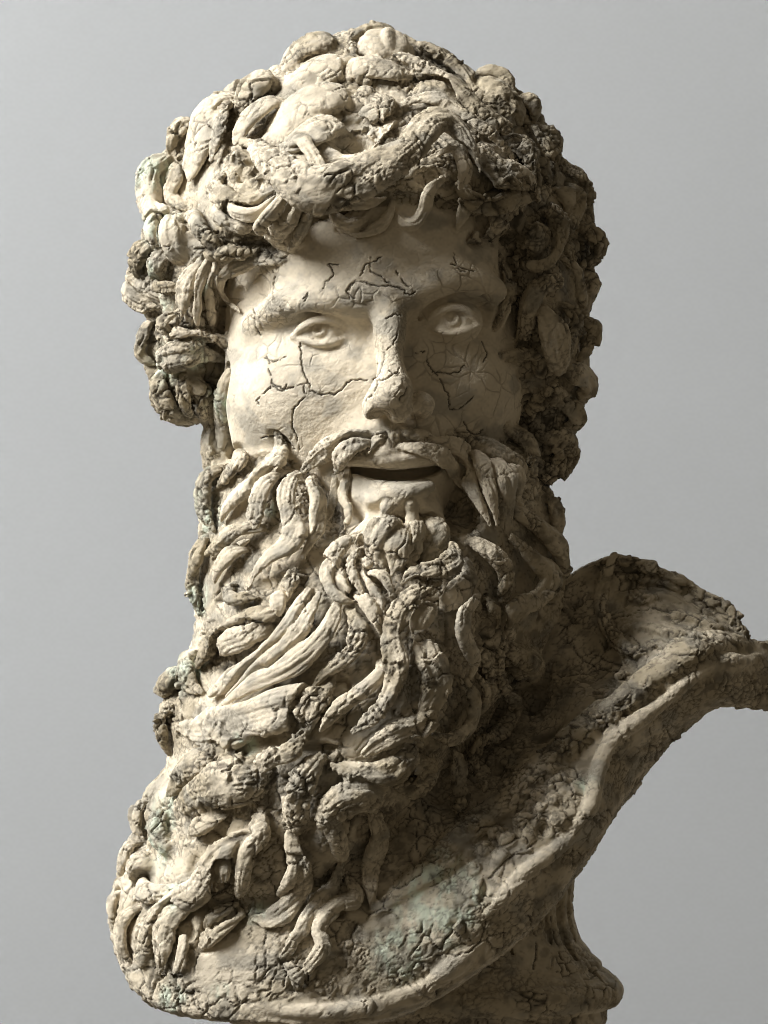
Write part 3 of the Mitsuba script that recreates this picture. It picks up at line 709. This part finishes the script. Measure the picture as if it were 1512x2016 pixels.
# ---- moustache
lock('A', [(690, 270), (695, 360), (715, 450), (715, 540), (680, 620), (640, 690)], [36, 46, 46, 40, 30, 14], ML, 6, strands=2, cr=0.5)
lock('A', [(790, 300), (800, 400), (770, 490), (720, 580)], [20, 26, 24, 16], ML, 3, strands=0, cr=0.4)
lock('A', [(650, 240), (595, 310), (565, 390), (585, 470), (610, 560), (570, 640), (480, 700), (400, 760), (355, 840)], [30, 42, 48, 50, 50, 48, 44, 36, 20], ML, 8, strands=1, groove=0.15, cr=0.45)
lock('A', [(1030, 80), (930, 110), (830, 150), (730, 190), (640, 250)], [40, 58, 62, 58, 44], ML, 6, strands=0, cr=0.7)
for a, b, c in (((850, 130), (820, 170), (800, 205)), ((915, 95), (880, 150), (850, 205)), ((985, 90), (960, 140), (930, 190))):
    lock('A', [a, b, c], [16, 24, 14], ML, 8, strands=0, cr=0.6)
lock('B', [(470, 60), (560, 110), (650, 150), (760, 170)], [34, 44, 46, 36], ML, 4, strands=2, cr=0.3)
lock('B', [(640, 110), (750, 150), (800, 230), (830, 330), (890, 430), (940, 540)], [30, 46, 50, 48, 40, 16], ML, 9, strands=2, cr=0.25)
lock('B', [(830, 150), (900, 260), (930, 380), (970, 540)], [36, 44, 40, 14], ML, 9, strands=2, cr=0.25)
lock('B', [(920, 180), (980, 280), (1015, 390), (1050, 510)], [36, 42, 38, 14], ML, 7, strands=2, cr=0.3)
lock('B', [(1010, 200), (1060, 310), (1080, 430)], [34, 40, 28], ML, 5, strands=2, cr=0.5)
lock('B', [(740, 100), (860, 130), (980, 180), (1080, 240), (1130, 310)], [30, 42, 44, 40, 30], ML, 3, strands=1, cr=0.6)
lock('B', [(1060, 50), (1120, 150), (1150, 250)], [30, 36, 26], ML, 2, strands=0, cr=0.8)
lock('B', [(395, 90), (340, 130), (300, 190)], [20, 26, 18], ML, 6, strands=0, cr=0.4)
lock('B', [(460, 60), (450, 120), (470, 170)], [20, 24, 16], ML, 1, strands=0, cr=0.6)
lock('B', [(530, 90), (590, 130), (620, 160)], [18, 22, 16], ML, 6, strands=0, cr=0.2)
lock('B', [(330, 110), (250, 150), (180, 210), (130, 300)], [30, 44, 44, 26], ML, 7, strands=2, cr=0.6)
lock('B', [(470, 130), (600, 160), (700, 210), (760, 300), (790, 380)], [30, 42, 44, 38, 18], ML, 6, strands=2, cr=0.5)
lock('B', [(210, 260), (190, 380), (215, 480), (170, 590)], [20, 28, 26, 12], ML, 3, strands=1, cr=0.5)
lock('B', [(420, 420), (400, 470), (380, 540)], [22, 26, 18], 'bust__beard__chin_tuft', 1, strands=1, cr=0.5)
lock('B', [(520, 420), (530, 480), (520, 560)], [22, 26, 18], 'bust__beard__chin_tuft', 1, strands=1, cr=0.5)
# ---- drapery folds: the two ridges along the cut edge, the collar, shoulder creases
lock('P', [(1480, 1262), (1420, 1258), (1345, 1284), (1271, 1341), (1203, 1395), (1135, 1446), (1051, 1524), (978, 1589), (922, 1637), (859, 1696), (799, 1738), (740, 1790)], [16, 24, 26, 26, 26, 27, 28, 30, 30, 28, 22, 14], DR, 3, strands=1, groove=0.12, flat=0.7, cr=1.5, gut=1.5)
lock('P', [(1410, 1310), (1370, 1330), (1295, 1390), (1236, 1430), (1195, 1476), (1170, 1545), (1152, 1604), (1097, 1668), (1037, 1716), (1001, 1755), (962, 1800)], [8, 13, 14, 14, 14, 14, 14, 14, 15, 14, 10], DR, 2, strands=0, flat=0.9, cr=0.35, gut=0, k=1.2)
lock('P', [(960, 1850), (898, 1899), (839, 1945), (760, 1976), (680, 1990), (600, 1992), (480, 1984)], [14, 18, 18, 16, 14, 14, 10], DR, 1, strands=0, flat=0.6, cr=0.35)
lock('K', [(620, 140), (555, 290), (555, 470), (620, 610), (720, 680), (840, 640)], [24, 38, 40, 40, 34, 20], DR, 3, strands=0, flat=0.6)
lock('K', [(620, 150), (750, 185), (900, 235), (1060, 300)], [30, 36, 36, 26], DR, 1, strands=1)
lock('K', [(600, 240), (750, 265), (900, 280), (1000, 330)], [18, 24, 24, 16], DR, 2, strands=0)
lock('K', [(1080, 330), (1220, 410), (1330, 520), (1400, 590)], [30, 38, 34, 24], DR, 1, strands=1)
lock('K', [(640, 360), (780, 380), (900, 360), (1020, 400)], [20, 26, 24, 16], DR, 1, strands=0)
lock('K', [(900, 470), (1040, 480), (1160, 530), (1280, 540)], [20, 26, 26, 18], DR, 2, strands=0)
lock('K', [(700, 560), (820, 540), (940, 580), (1060, 590)], [20, 26, 26, 16], DR, 1, strands=0)
lock('K', [(1240, 720), (1340, 740), (1480, 720)], [26, 34, 30], DR, 2, strands=0)
hole('K', 380, 380, 60, -1)
for x, y, r in ((640, 1200, 50), (700, 1120, 45), (760, 1150, 52), (830, 1060, 55), (860, 1120, 44), (930, 1000, 46), (1010, 1040, 50), (900, 920, 34), (590, 1290, 40), (720, 1230, 46), (980, 950, 34), (800, 980, 36)):
    blob('D', x, y, r, None, 2, k=1.2, lab=CHEST)
chips = np.random.default_rng(12)
for q in range(46):
    t = chips.uniform(0, 1)
    u = np.interp(t, [0, 0.3, 0.6, 1], [1300, 1160, 1030, 880]) + chips.normal(0, 18)
    v = np.interp(t, [0, 0.3, 0.6, 1], [1330, 1445, 1575, 1690]) + chips.normal(0, 18)
    blob('P', u, v, chips.uniform(7, 19), None, chips.uniform(0.5, 3), k=0.8, lab=CHEST)
hole('D', 930, 1090, 34, 0)
hole('D', 640, 1390, 28, 0, stretch=(0.6, 1.8))
# cracks seen on the face and drapery: window, points, width in mm
CRACKS = [('F', [(250, 700), (270, 760), (290, 850), (370, 870), (420, 855), (470, 845), (490, 880), (530, 895), (590, 890), (640, 870), (680, 830), (760, 830)], 1.0), ('F', [(290, 860), (220, 930), (230, 960)], 0.7),
          ('F', [(450, 850), (450, 900), (400, 970), (390, 1040), (410, 1120), (430, 1170)], 0.8), ('F', [(430, 640), (440, 720), (470, 840)], 0.4), ('F', [(250, 710), (310, 730), (370, 710)], 0.6),
          ('F', [(370, 850), (330, 890), (300, 870)], 0.7), ('F', [(660, 380), (720, 340), (790, 355), (870, 370), (930, 375), (960, 400), (1000, 400)], 1.0), ('F', [(690, 430), (670, 380), (720, 320), (760, 260), (830, 222)], 0.7), ('F', [(905, 285), (930, 320), (960, 360)], 0.6),
          ('F', [(790, 230), (780, 270), (840, 320), (880, 340)], 0.6), ('F', [(540, 380), (570, 340), (590, 300), (570, 250), (620, 250)], 0.5), ('F', [(300, 280), (300, 420)], 0.6), ('F', [(850, 660), (850, 720), (820, 800), (790, 830)], 0.9),
          ('F', [(800, 830), (850, 820), (900, 790), (930, 780)], 0.6), ('F', [(765, 930), (800, 870), (815, 835)], 0.7), ('F', [(965, 860), (950, 900), (935, 925)], 1.1), ('F', [(870, 780), (905, 800), (925, 770)], 0.4), ('F', [(840, 690), (900, 640), (920, 590)], 0.4), ('F', [(850, 520), (900, 510), (940, 510)], 0.5),
          ('F', [(1000, 700), (1050, 690)], 0.9), ('F', [(1090, 790), (1150, 790), (1210, 790), (1250, 750)], 0.5), ('F', [(1050, 730), (1110, 800), (1160, 900), (1180, 960)], 0.6), ('F', [(1180, 980), (1240, 960), (1290, 910)], 0.5), ('F', [(1180, 255), (1230, 260), (1290, 290)], 0.7),
          ('F', [(1200, 200), (1220, 280), (1260, 290)], 0.4), ('F', [(240, 1110), (300, 1100), (370, 1130), (400, 1180)], 0.9), ('F', [(195, 480), (210, 560), (240, 600)], 0.8), ('F', [(440, 420), (470, 400), (460, 440)], 0.6),
          ('F', [(1330, 640), (1360, 700), (1330, 740)], 0.4), ('F', [(1240, 1040), (1290, 1100), (1340, 1070)], 0.6),
          ('K', [(600, 490), (700, 480), (800, 440), (950, 450)], 1.2), ('K', [(280, 820), (400, 820), (500, 800), (610, 790)], 1.3), ('K', [(700, 590), (760, 650), (700, 700)], 0.8), ('K', [(1040, 600), (1140, 600), (1250, 640)], 1.2),
          ('K', [(530, 350), (540, 520), (590, 620), (700, 690)], 1.4), ('K', [(830, 860), (900, 860)], 1.2), ('K', [(700, 950), (720, 1030)], 1.2), ('K', [(900, 1080), (940, 1180), (990, 1230)], 1.0), ('K', [(820, 1130), (830, 1230), (790, 1310)], 0.8), ('K', [(380, 660), (420, 720), (520, 790)], 0.9),
          ('G', [(1130, 140), (1200, 155), (1250, 160)], 1.1), ('G', [(640, 440), (620, 560), (640, 700), (590, 800), (480, 830), (400, 830)], 1.4), ('G', [(660, 460), (760, 350), (900, 280)], 1.0), ('G', [(300, 180), (310, 290), (330, 400), (290, 450), (170, 510)], 0.7),
          ('G', [(860, 640), (900, 760), (880, 900)], 1.3), ('G', [(960, 640), (1000, 780), (1050, 900)], 1.3), ('E', [(530, 820), (510, 920)], 0.5), ('E', [(860, 720), (870, 850), (850, 980)], 1.0), ('D', [(1140, 1020), (1250, 1040)], 1.1)]
# where a pale green bloom sits on the clay: window, x, y, radius
GREEN = [('H', 250, 820, 120), ('H', 280, 1050, 130), ('S', 360, 960, 130), ('S', 560, 900, 120), ('S', 330, 380, 90), ('S', 600, 500, 60), ('S', 350, 600, 80), ('S', 730, 1200, 120), ('A', 150, 300, 100), ('A', 160, 480, 110), ('A', 120, 900, 90),
         ('C', 300, 300, 130), ('C', 160, 980, 100), ('E', 330, 200, 110), ('E', 340, 330, 90), ('E', 430, 570, 100), ('E', 400, 1040, 80), ('E', 640, 1010, 50), ('G', 420, 560, 220), ('G', 200, 820, 150), ('C', 590, 660, 70), ('D', 1150, 880, 60),
         ('A', 480, 450, 60), ('E', 820, 620, 60)]
# smooth, whole areas of the surface
CALM = [('E', 650, 900, 170), ('G', 330, 330, 60), ('D', 860, 780, 90)]
# ------------------------------------------------------------------ clay surface (surface nets), its crumbling, its colours


def surface():
    s = F < 0
    n = s[:-1].astype(np.uint8) + s[1:]
    n = n[:, :-1] + n[:, 1:]
    n = n[:, :, :-1] + n[:, :, 1:]
    cells = np.flatnonzero((n > 0) & (n < 8))
    cs = n.shape
    del n
    ci = np.stack(np.unravel_index(cells, cs), 1)
    corner = [(a, b, c) for a in (0, 1) for b in (0, 1) for c in (0, 1)]
    val = np.stack([F[ci[:, 0] + a, ci[:, 1] + b, ci[:, 2] + c] for a, b, c in corner], 1)
    acc, cnt = np.zeros((len(ci), 3), np.float32), np.zeros(len(ci), np.float32)
    for i in range(8):
        for j in range(i + 1, 8):
            a, b = np.array(corner[i]), np.array(corner[j])
            if np.abs(a - b).sum() == 1:
                va, vb = val[:, i], val[:, j]
                on = (va < 0) != (vb < 0)
                t = np.where(on, va / np.where(on, va - vb, 1), 0)
                acc += np.where(on[:, None], a + t[:, None] * (b - a), 0)
                cnt += on
    v = ci + acc / cnt[:, None]
    faces = []
    for ax in range(3):
        lo = [slice(None)] * 3; hi = [slice(None)] * 3
        lo[ax], hi[ax] = slice(0, -1), slice(1, None)
        e = np.stack(np.nonzero(s[tuple(lo)] != s[tuple(hi)]), 1)
        o1, o2 = [(1, 2), (2, 0), (0, 1)][ax]
        e = e[(e[:, o1] > 0) & (e[:, o2] > 0) & (e[:, o1] < cs[o1]) & (e[:, o2] < cs[o2])]
        q = []
        for a, b in ((1, 1), (0, 1), (0, 0), (1, 0)):
            c = e.copy(); c[:, o1] -= a; c[:, o2] -= b
            q.append(np.searchsorted(cells, np.ravel_multi_index(c.T, cs)))
        q = np.stack(q, 1)
        neg = s[e[:, 0], e[:, 1], e[:, 2]]
        q[~neg] = q[~neg][:, ::-1]
        faces += [q[:, [0, 1, 2]], q[:, [0, 2, 3]]]
    f = np.vstack(faces)
    near = np.rint(v).astype(int)
    lab = L[near[:, 0], near[:, 1], near[:, 2]]
    return v.astype(np.float32) * H + np.array([X0, D0, Z0], np.float32), f, lab


def normals(v, f):
    fn = np.cross(v[f[:, 1]] - v[f[:, 0]], v[f[:, 2]] - v[f[:, 0]])
    n = np.stack([sum(np.bincount(f[:, k], fn[:, c], len(v)) for k in range(3)) for c in range(3)], 1)
    return n / np.maximum(np.linalg.norm(n, axis=1, keepdims=True), 1e-12)


def smooth_values(x, f, times=1):
    e = np.vstack([f[:, [0, 1]], f[:, [1, 2]], f[:, [2, 0]]])
    deg = np.bincount(e.ravel(), minlength=len(x))
    for _ in range(times):
        x = 0.5 * x + 0.5 * (np.bincount(e[:, 0], x[e[:, 1]], len(x)) + np.bincount(e[:, 1], x[e[:, 0]], len(x))) / np.maximum(deg, 1)
    return x


def step(a, b, x):
    t = np.clip((x - a) / (b - a), 0, 1)
    return t * t * (3 - 2 * t)


def refine(v, f, lab, mark):
    """Splits the marked triangles in four, their neighbours so that no gaps open."""
    e = np.vstack([f[:, [0, 1]], f[:, [1, 2]], f[:, [2, 0]]])
    key = e.min(1).astype(np.int64) * len(v) + e.max(1)
    uniq = np.unique(key[np.tile(mark, 3)])
    at_ = np.minimum(np.searchsorted(uniq, key), len(uniq) - 1)
    mid = np.where(uniq[at_] == key, at_ + len(v), -1).reshape(3, -1).T
    a, b = uniq // len(v), uniq % len(v)
    v2, lab2 = np.vstack([v, 0.5 * (v[a] + v[b])]), np.concatenate([lab, lab[a]])
    n = (mid >= 0).sum(1)
    out = [f[n == 0]]
    t, m = f[n == 3], mid[n == 3]
    out += [np.stack(x, 1) for x in ((t[:, 0], m[:, 0], m[:, 2]), (m[:, 0], t[:, 1], m[:, 1]), (m[:, 2], m[:, 1], t[:, 2]), (m[:, 0], m[:, 1], m[:, 2]))]
    for k in range(3):
        i, j, l = k, (k + 1) % 3, (k + 2) % 3
        s = (n == 1) & (mid[:, i] >= 0)
        t, m = f[s], mid[s]
        out += [np.stack(x, 1) for x in ((t[:, i], m[:, i], t[:, l]), (m[:, i], t[:, j], t[:, l]))]
        s = (n == 2) & (mid[:, i] < 0)
        t, m = f[s], mid[s]
        out += [np.stack(x, 1) for x in ((t[:, i], t[:, j], m[:, j]), (t[:, i], m[:, j], m[:, l]), (m[:, l], m[:, j], t[:, l]))]
    return v2.astype(np.float32), np.vstack(out), lab2


V, FC, VL = surface()
del F, L
NBASE = len(V)
face_ids = [i for i, n in enumerate(names) if n.startswith('bust__face')]
N0 = normals(V, FC)
V, FC, VL = refine(V, FC, VL, np.isin(VL[FC], face_ids).any(1) & (N0[FC][:, :, 1].mean(1) > 0.0))
N0 = normals(V, FC)
CR = smooth_values(np.array(crumb)[VL], FC, 4)
rng = np.random.default_rng(3)
for w, x, y, r in CALM:
    (u, v, _), = px(w, [(x, y)])
    gx, gd, gz = on_surface(np.array([u]), np.array([v]))
    CR *= 0.12 + 0.88 * step(0.6, 1.1, np.linalg.norm(V - np.array([gx[0], gd[0], gz[0]]), axis=1) / (r / ZW[w][2] * S))


def cells_of(size, seed, jitter):
    """Clods: distances to the nearest and second nearest seed on the surface, and a random number of the clod."""
    g = np.random.default_rng(seed)
    n = int(NBASE * H * H / size ** 2 * 1.1)
    P = V[g.choice(NBASE, n, replace=False)] + g.normal(0, size * 0.1, (n, 3))
    W = V + jitter * size * (np.stack([meshkit.fbm(V / size / 0.8 + 31 * i, 2, seed + i) for i in range(3)], 1) - 0.5)
    d, i = cKDTree(P).query(W, k=2, workers=-1)
    tilt = g.normal(0, 1, (n, 3))[i[:, 0]]
    return d[:, 0], d[:, 1], g.random(n)[i[:, 0]], np.clip(((W - P[i[:, 0]]) * tilt).sum(1) / size, -1, 1)


nz = lambda size, o=3, seed=0: meshkit.fbm(V / size, o, seed) - 0.5
big = nz(34, 2, 5)
rough = step(0.0, 0.2, nz(17, 3, 11)) * np.clip(CR, 0, 1)          # where the clay has crumbled
a1, a2, ar, at_ = cells_of(5.2, 21, 0.5)
b1, b2, br, bt = cells_of(13.0, 22, 0.55)
e1, e2 = a2 - a1, b2 - b1
soft = np.clip(CR * 1.1, 0.05, 1)
disp = 0.9 * nz(9, 3, 1) * soft + 0.5 * nz(3.2, 2, 2) * soft
chunk = step(0.04, 0.16, nz(25, 2, 13)) * np.clip(CR, 0, 1)                      # broken into larger, angular pieces
disp += rough * ((1.6 * (ar - 0.5) + 1.5 * at_) * step(0.1, 0.7, e1) - 1.0 * (1 - step(0.0, 1.1, e1)))
disp += chunk * (1.5 * (br - 0.5) + 1.8 * bt - 0.9 * (1 - step(0.0, 1.2, e2)))
disp += 0.35 * (1 - np.abs(2 * nz(6.5, 2, 81)) * 3) * soft
# fine combing that follows the nearest lock, on the locks and on the clay between them
fl = np.vstack(FLOW)
fb = fl[:, 3:] / (np.linalg.norm(fl[:, 3:], axis=1, keepdims=True) + 1e-9)
fd, fi_ = cKDTree(fl[:, :3]).query(V, workers=-1)
aa = ((V - fl[fi_, :3]) * fb[fi_]).sum(1) + 2.2 * nz(11, 2, 95)
comb = 1 - np.abs(np.sin(math.pi * aa / (2.3 + 1.3 * meshkit.noise(V / 30.0, 97))))
hairy = np.isin(VL, [i for i, n in enumerate(names) if n.startswith(('bust__hair', 'bust__beard', 'bust__moustache'))])
disp -= 0.85 * comb ** 2 * smooth_values(hairy * 1.0, FC, 2) * (0.35 + 0.65 * step(-0.1, 0.1, nz(15, 2, 96))) * (fd < 11) * (1 - 0.6 * rough)
# long cracks between plates of the clay, open only in places
open_ = step(-0.02, 0.14, nz(22, 2, 31)) * np.clip(CR * 1.2 + 0.28, 0, 1)
crack = (1 - step(0.05, 0.75 + 0.5 * meshkit.noise(V / 7.0, 33), e2)) * open_
disp -= 1.3 * crack
# fine crazing, wider spread than the crumbling
fine = (1 - step(0.0, 0.85, e1)) * step(-0.1, 0.08, nz(19, 3, 35)) * np.clip(CR * 1.1, 0, 1)
disp -= 0.45 * fine
# cracks that were measured in the photograph
drawn = np.zeros(len(V), np.float32)
for w, pts, wd in CRACKS:
    p = px(w, pts)
    Q = spline(np.column_stack([p[:, :2], np.zeros(len(p))]), max(8, int(np.linalg.norm(np.diff(p[:, :2], axis=0), axis=1).sum() / 3)))[:, :2]
    gg = np.random.default_rng(len(pts) + int(pts[0][0]))
    Q = Q + ndimage.gaussian_filter1d(gg.normal(0, 4, Q.shape), 2.0, axis=0) + gg.normal(0, 0.9, Q.shape)
    x, d, z = on_surface(Q[:, 0], Q[:, 1])
    lo, hi = np.array([x.min(), d.min() - 8, z.min()]) - 8, np.array([x.max(), d.max() + 30, z.max()]) + 8
    m = np.flatnonzero(((V > lo) & (V < hi)).all(1) & (N0[:, 1] > -0.2))
    if not len(m):
        continue
    P = np.stack([x, z], 1); nseg = len(P) - 1
    q = V[m][:, [0, 2]]
    dist, _ = cKDTree(np.vstack([P[:-1] + (P[1:] - P[:-1]) * t for t in (0, 0.25, 0.5, 0.75)] + [P[-1:]])).query(q)
    vary = meshkit.fbm(V[m] / 3.5, 2, 9)
    core = 0.38 * wd * np.maximum(vary - 0.34, 0) ** 1.0
    drawn[m] = np.maximum(drawn[m], (1 - step(core, core + 0.62, dist)) * step(0.22, 0.42, vary))
disp -= 1.1 * drawn
V = V + (N0 * disp[:, None]).astype(np.float32)
N1 = normals(V, FC)

# colours of the clay itself: cream slip, tan body, black-brown dirt in the cracks, lichen-green bloom on the left flank
tone = meshkit.fbm(V / 26.0, 3, 41)[:, None]
spot = meshkit.fbm(V / 4.5, 3, 43)
cream, tan, grey = np.array([0.66, 0.585, 0.46]), np.array([0.35, 0.298, 0.21]), np.array([0.26, 0.247, 0.212])
worn = 0.15 + 0.85 * np.clip(CR, 0, 1)[:, None]                     # the face has been wiped clean, hair and cloth have not
col = cream + (tan - cream) * (step(0.36, 0.62, tone) * 0.6 * worn + 0.38 * worn)
col = col + (grey - col) * (step(0.5, 0.68, meshkit.fbm(V / 15.0, 3, 47)) * 0.55)[:, None]
soot = step(0.56, 0.7, meshkit.fbm(V / 8.0, 3, 91)) * np.clip(CR * 1.2, 0, 1)       # sooty, weathered spots
dirt = np.maximum.reduce([soot * 0.45, chunk * (1 - step(0.1, 1.1, e2)) * 0.85, crack * 0.88, fine * 0.85, drawn * 0.92, rough * (1 - step(0.15, 1.0, e1)) * 0.75, rough * step(0.55, 0.72, spot) * 0.7])
dirt = np.maximum(dirt, 0.4 * step(0.64, 0.78, meshkit.fbm(V / 2.0, 2, 53)) * (0.2 + CR))
green = np.zeros(len(V))
for w, x, y, r in GREEN:
    (u, v, _), = px(w, [(x, y)])
    gx, gd, gz = on_surface(np.array([u]), np.array([v]))
    dd = np.linalg.norm(V - np.array([gx[0], gd[0], gz[0]]), axis=1) / (r / ZW[w][2] * S)
    green = np.maximum(green, 1 - step(0.5, 1.25, dd + 0.7 * (meshkit.fbm(V / 6.0, 2, 61) - 0.5)))
green *= 0.15 + 0.85 * step(0.4, 0.62, meshkit.fbm(V / np.array([4.0, 4.0, 12.0]), 3, 63))
col = col + (np.array([0.54, 0.60, 0.485]) - col) * (0.85 * green)[:, None]
col = col + (np.array([0.045, 0.038, 0.028]) - col) * dirt[:, None]
col *= (0.93 + 0.14 * meshkit.noise(V / 1.3, 71))[:, None]

scene['clay'] = {'type': 'twosided', 'b': {'type': 'bumpmap', 'scale': 1.0, 'arbitrary': mikit.proc(
    lambda p, n, uv: 0.0004 * mikit.fbm(p.x * 900, p.y * 900, p.z * 900, 3) + 0.00045 * mikit.noise(p.x * 330, p.y * 330, p.z * 330), eps=2e-4),
    'bsdf': {'type': 'principled', 'base_color': {'type': 'mesh_attribute', 'name': 'vertex_color'}, 'roughness': 0.82, 'specular': 0.25}}}

VW = np.stack([V[:, 0], -V[:, 1], V[:, 2]], 1) / 1000.0
NW = np.stack([N1[:, 0], -N1[:, 1], N1[:, 2]], 1)
FL = VL[FC].max(1)
# stray flecks of a part go to the piece of clay that holds it
HOLD = {'bust__hair': HAIR, 'bust__wreath': HAIR, 'bust__moustache': BEARD, 'bust__beard': BEARD, 'bust__drapery': CHEST, 'bust__face': FACE, 'bust__pedestal': SOCLE}
e = np.sort(np.vstack([FC[:, [0, 1]], FC[:, [1, 2]], FC[:, [2, 0]]]), 1)
fi = np.tile(np.arange(len(FC)), 3)
o = np.lexsort((e[:, 1], e[:, 0])); e, fi = e[o], fi[o]
same = np.flatnonzero((e[1:] == e[:-1]).all(1))
p, q = fi[same], fi[same + 1]
keep = FL[p] == FL[q]
nc, comp = connected_components(coo_matrix((np.ones(keep.sum()), (p[keep], q[keep])), (len(FC), len(FC))), directed=False)
size = np.bincount(comp); cl = np.zeros(nc, int); cl[comp] = FL
best = np.zeros(len(names), int); np.maximum.at(best, cl, size)
holders = np.array([next((v for k, v in HOLD.items() if n.startswith(k)), 0) for n in names])
flecks = (size < best[cl]) & ~np.isin(cl, list(HOLD.values()))
FL = np.where(flecks[comp], holders[FL], FL)
order = np.argsort(FL, kind='stable')
FCs, cuts = FC[order][:, ::-1], np.searchsorted(FL[order], np.arange(len(names) + 1))
parts = {}
for i in range(1, len(names)):
    f = FCs[cuts[i]:cuts[i + 1]]
    if len(f):
        parts.setdefault(names[i], []).append(f)
for key, fs in parts.items():
    f = np.vstack(fs)
    if len(f) < 24:
        key = key.rsplit('__', 1)[0]
    ids, inv = np.unique(f, return_inverse=True)
    path = meshkit.write_ply((VW[ids], inv.reshape(-1, 3)), False, None, col[ids], normals=NW[ids])
    if key in scene:
        continue
    scene[key] = {'type': 'ply', 'filename': path, 'face_normals': False, 'bsdf': {'type': 'ref', 'id': 'clay'}}
print('triangles', len(FC), 'parts', len(parts))

# ------------------------------------------------------------------ wall behind
gx, gz = np.meshgrid(np.linspace(-3, 3, 61), np.linspace(-2, 3, 51), indexing='ij')
wv = np.stack([gx.ravel(), np.full(gx.size, 0.75) + 0.004 * meshkit.fbm(np.stack([gx.ravel(), gx.ravel() * 0, gz.ravel()], 1) * 3, 2, 5), gz.ravel()], 1)
ij = np.arange(gx.size).reshape(gx.shape)
wf = np.stack([ij[:-1, :-1], ij[1:, :-1], ij[1:, 1:], ij[:-1, 1:]], -1).reshape(-1, 4)
scene['wall_paint'] = {'type': 'twosided', 'b': {'type': 'bumpmap', 'scale': 1.0, 'arbitrary': mikit.proc(
    lambda p, n, uv: 0.00008 * mikit.fbm(p.x * 260, 0.0, p.z * 260, 3), eps=4e-4),
    'bsdf': {'type': 'diffuse', 'reflectance': mikit.proc(lambda p, n, uv: mi.Color3f(0.42, 0.436, 0.45) * (0.96 + 0.05 * mikit.fbm(p.x * 5, 3.0, p.z * 5, 3) + 0.03 * mikit.noise(p.x * 420, 0.0, p.z * 420)))}}}
scene['wall'] = mikit.ply((wv, wf), 'wall_paint', smooth=True)
labels['window'] = {'kind': 'structure'}
labels['wall'] = {'kind': 'structure'}
labels['bust'] = {'label': 'cracked cream clay bust of a bearded man with curly hair, on a round foot', 'category': 'bust'}
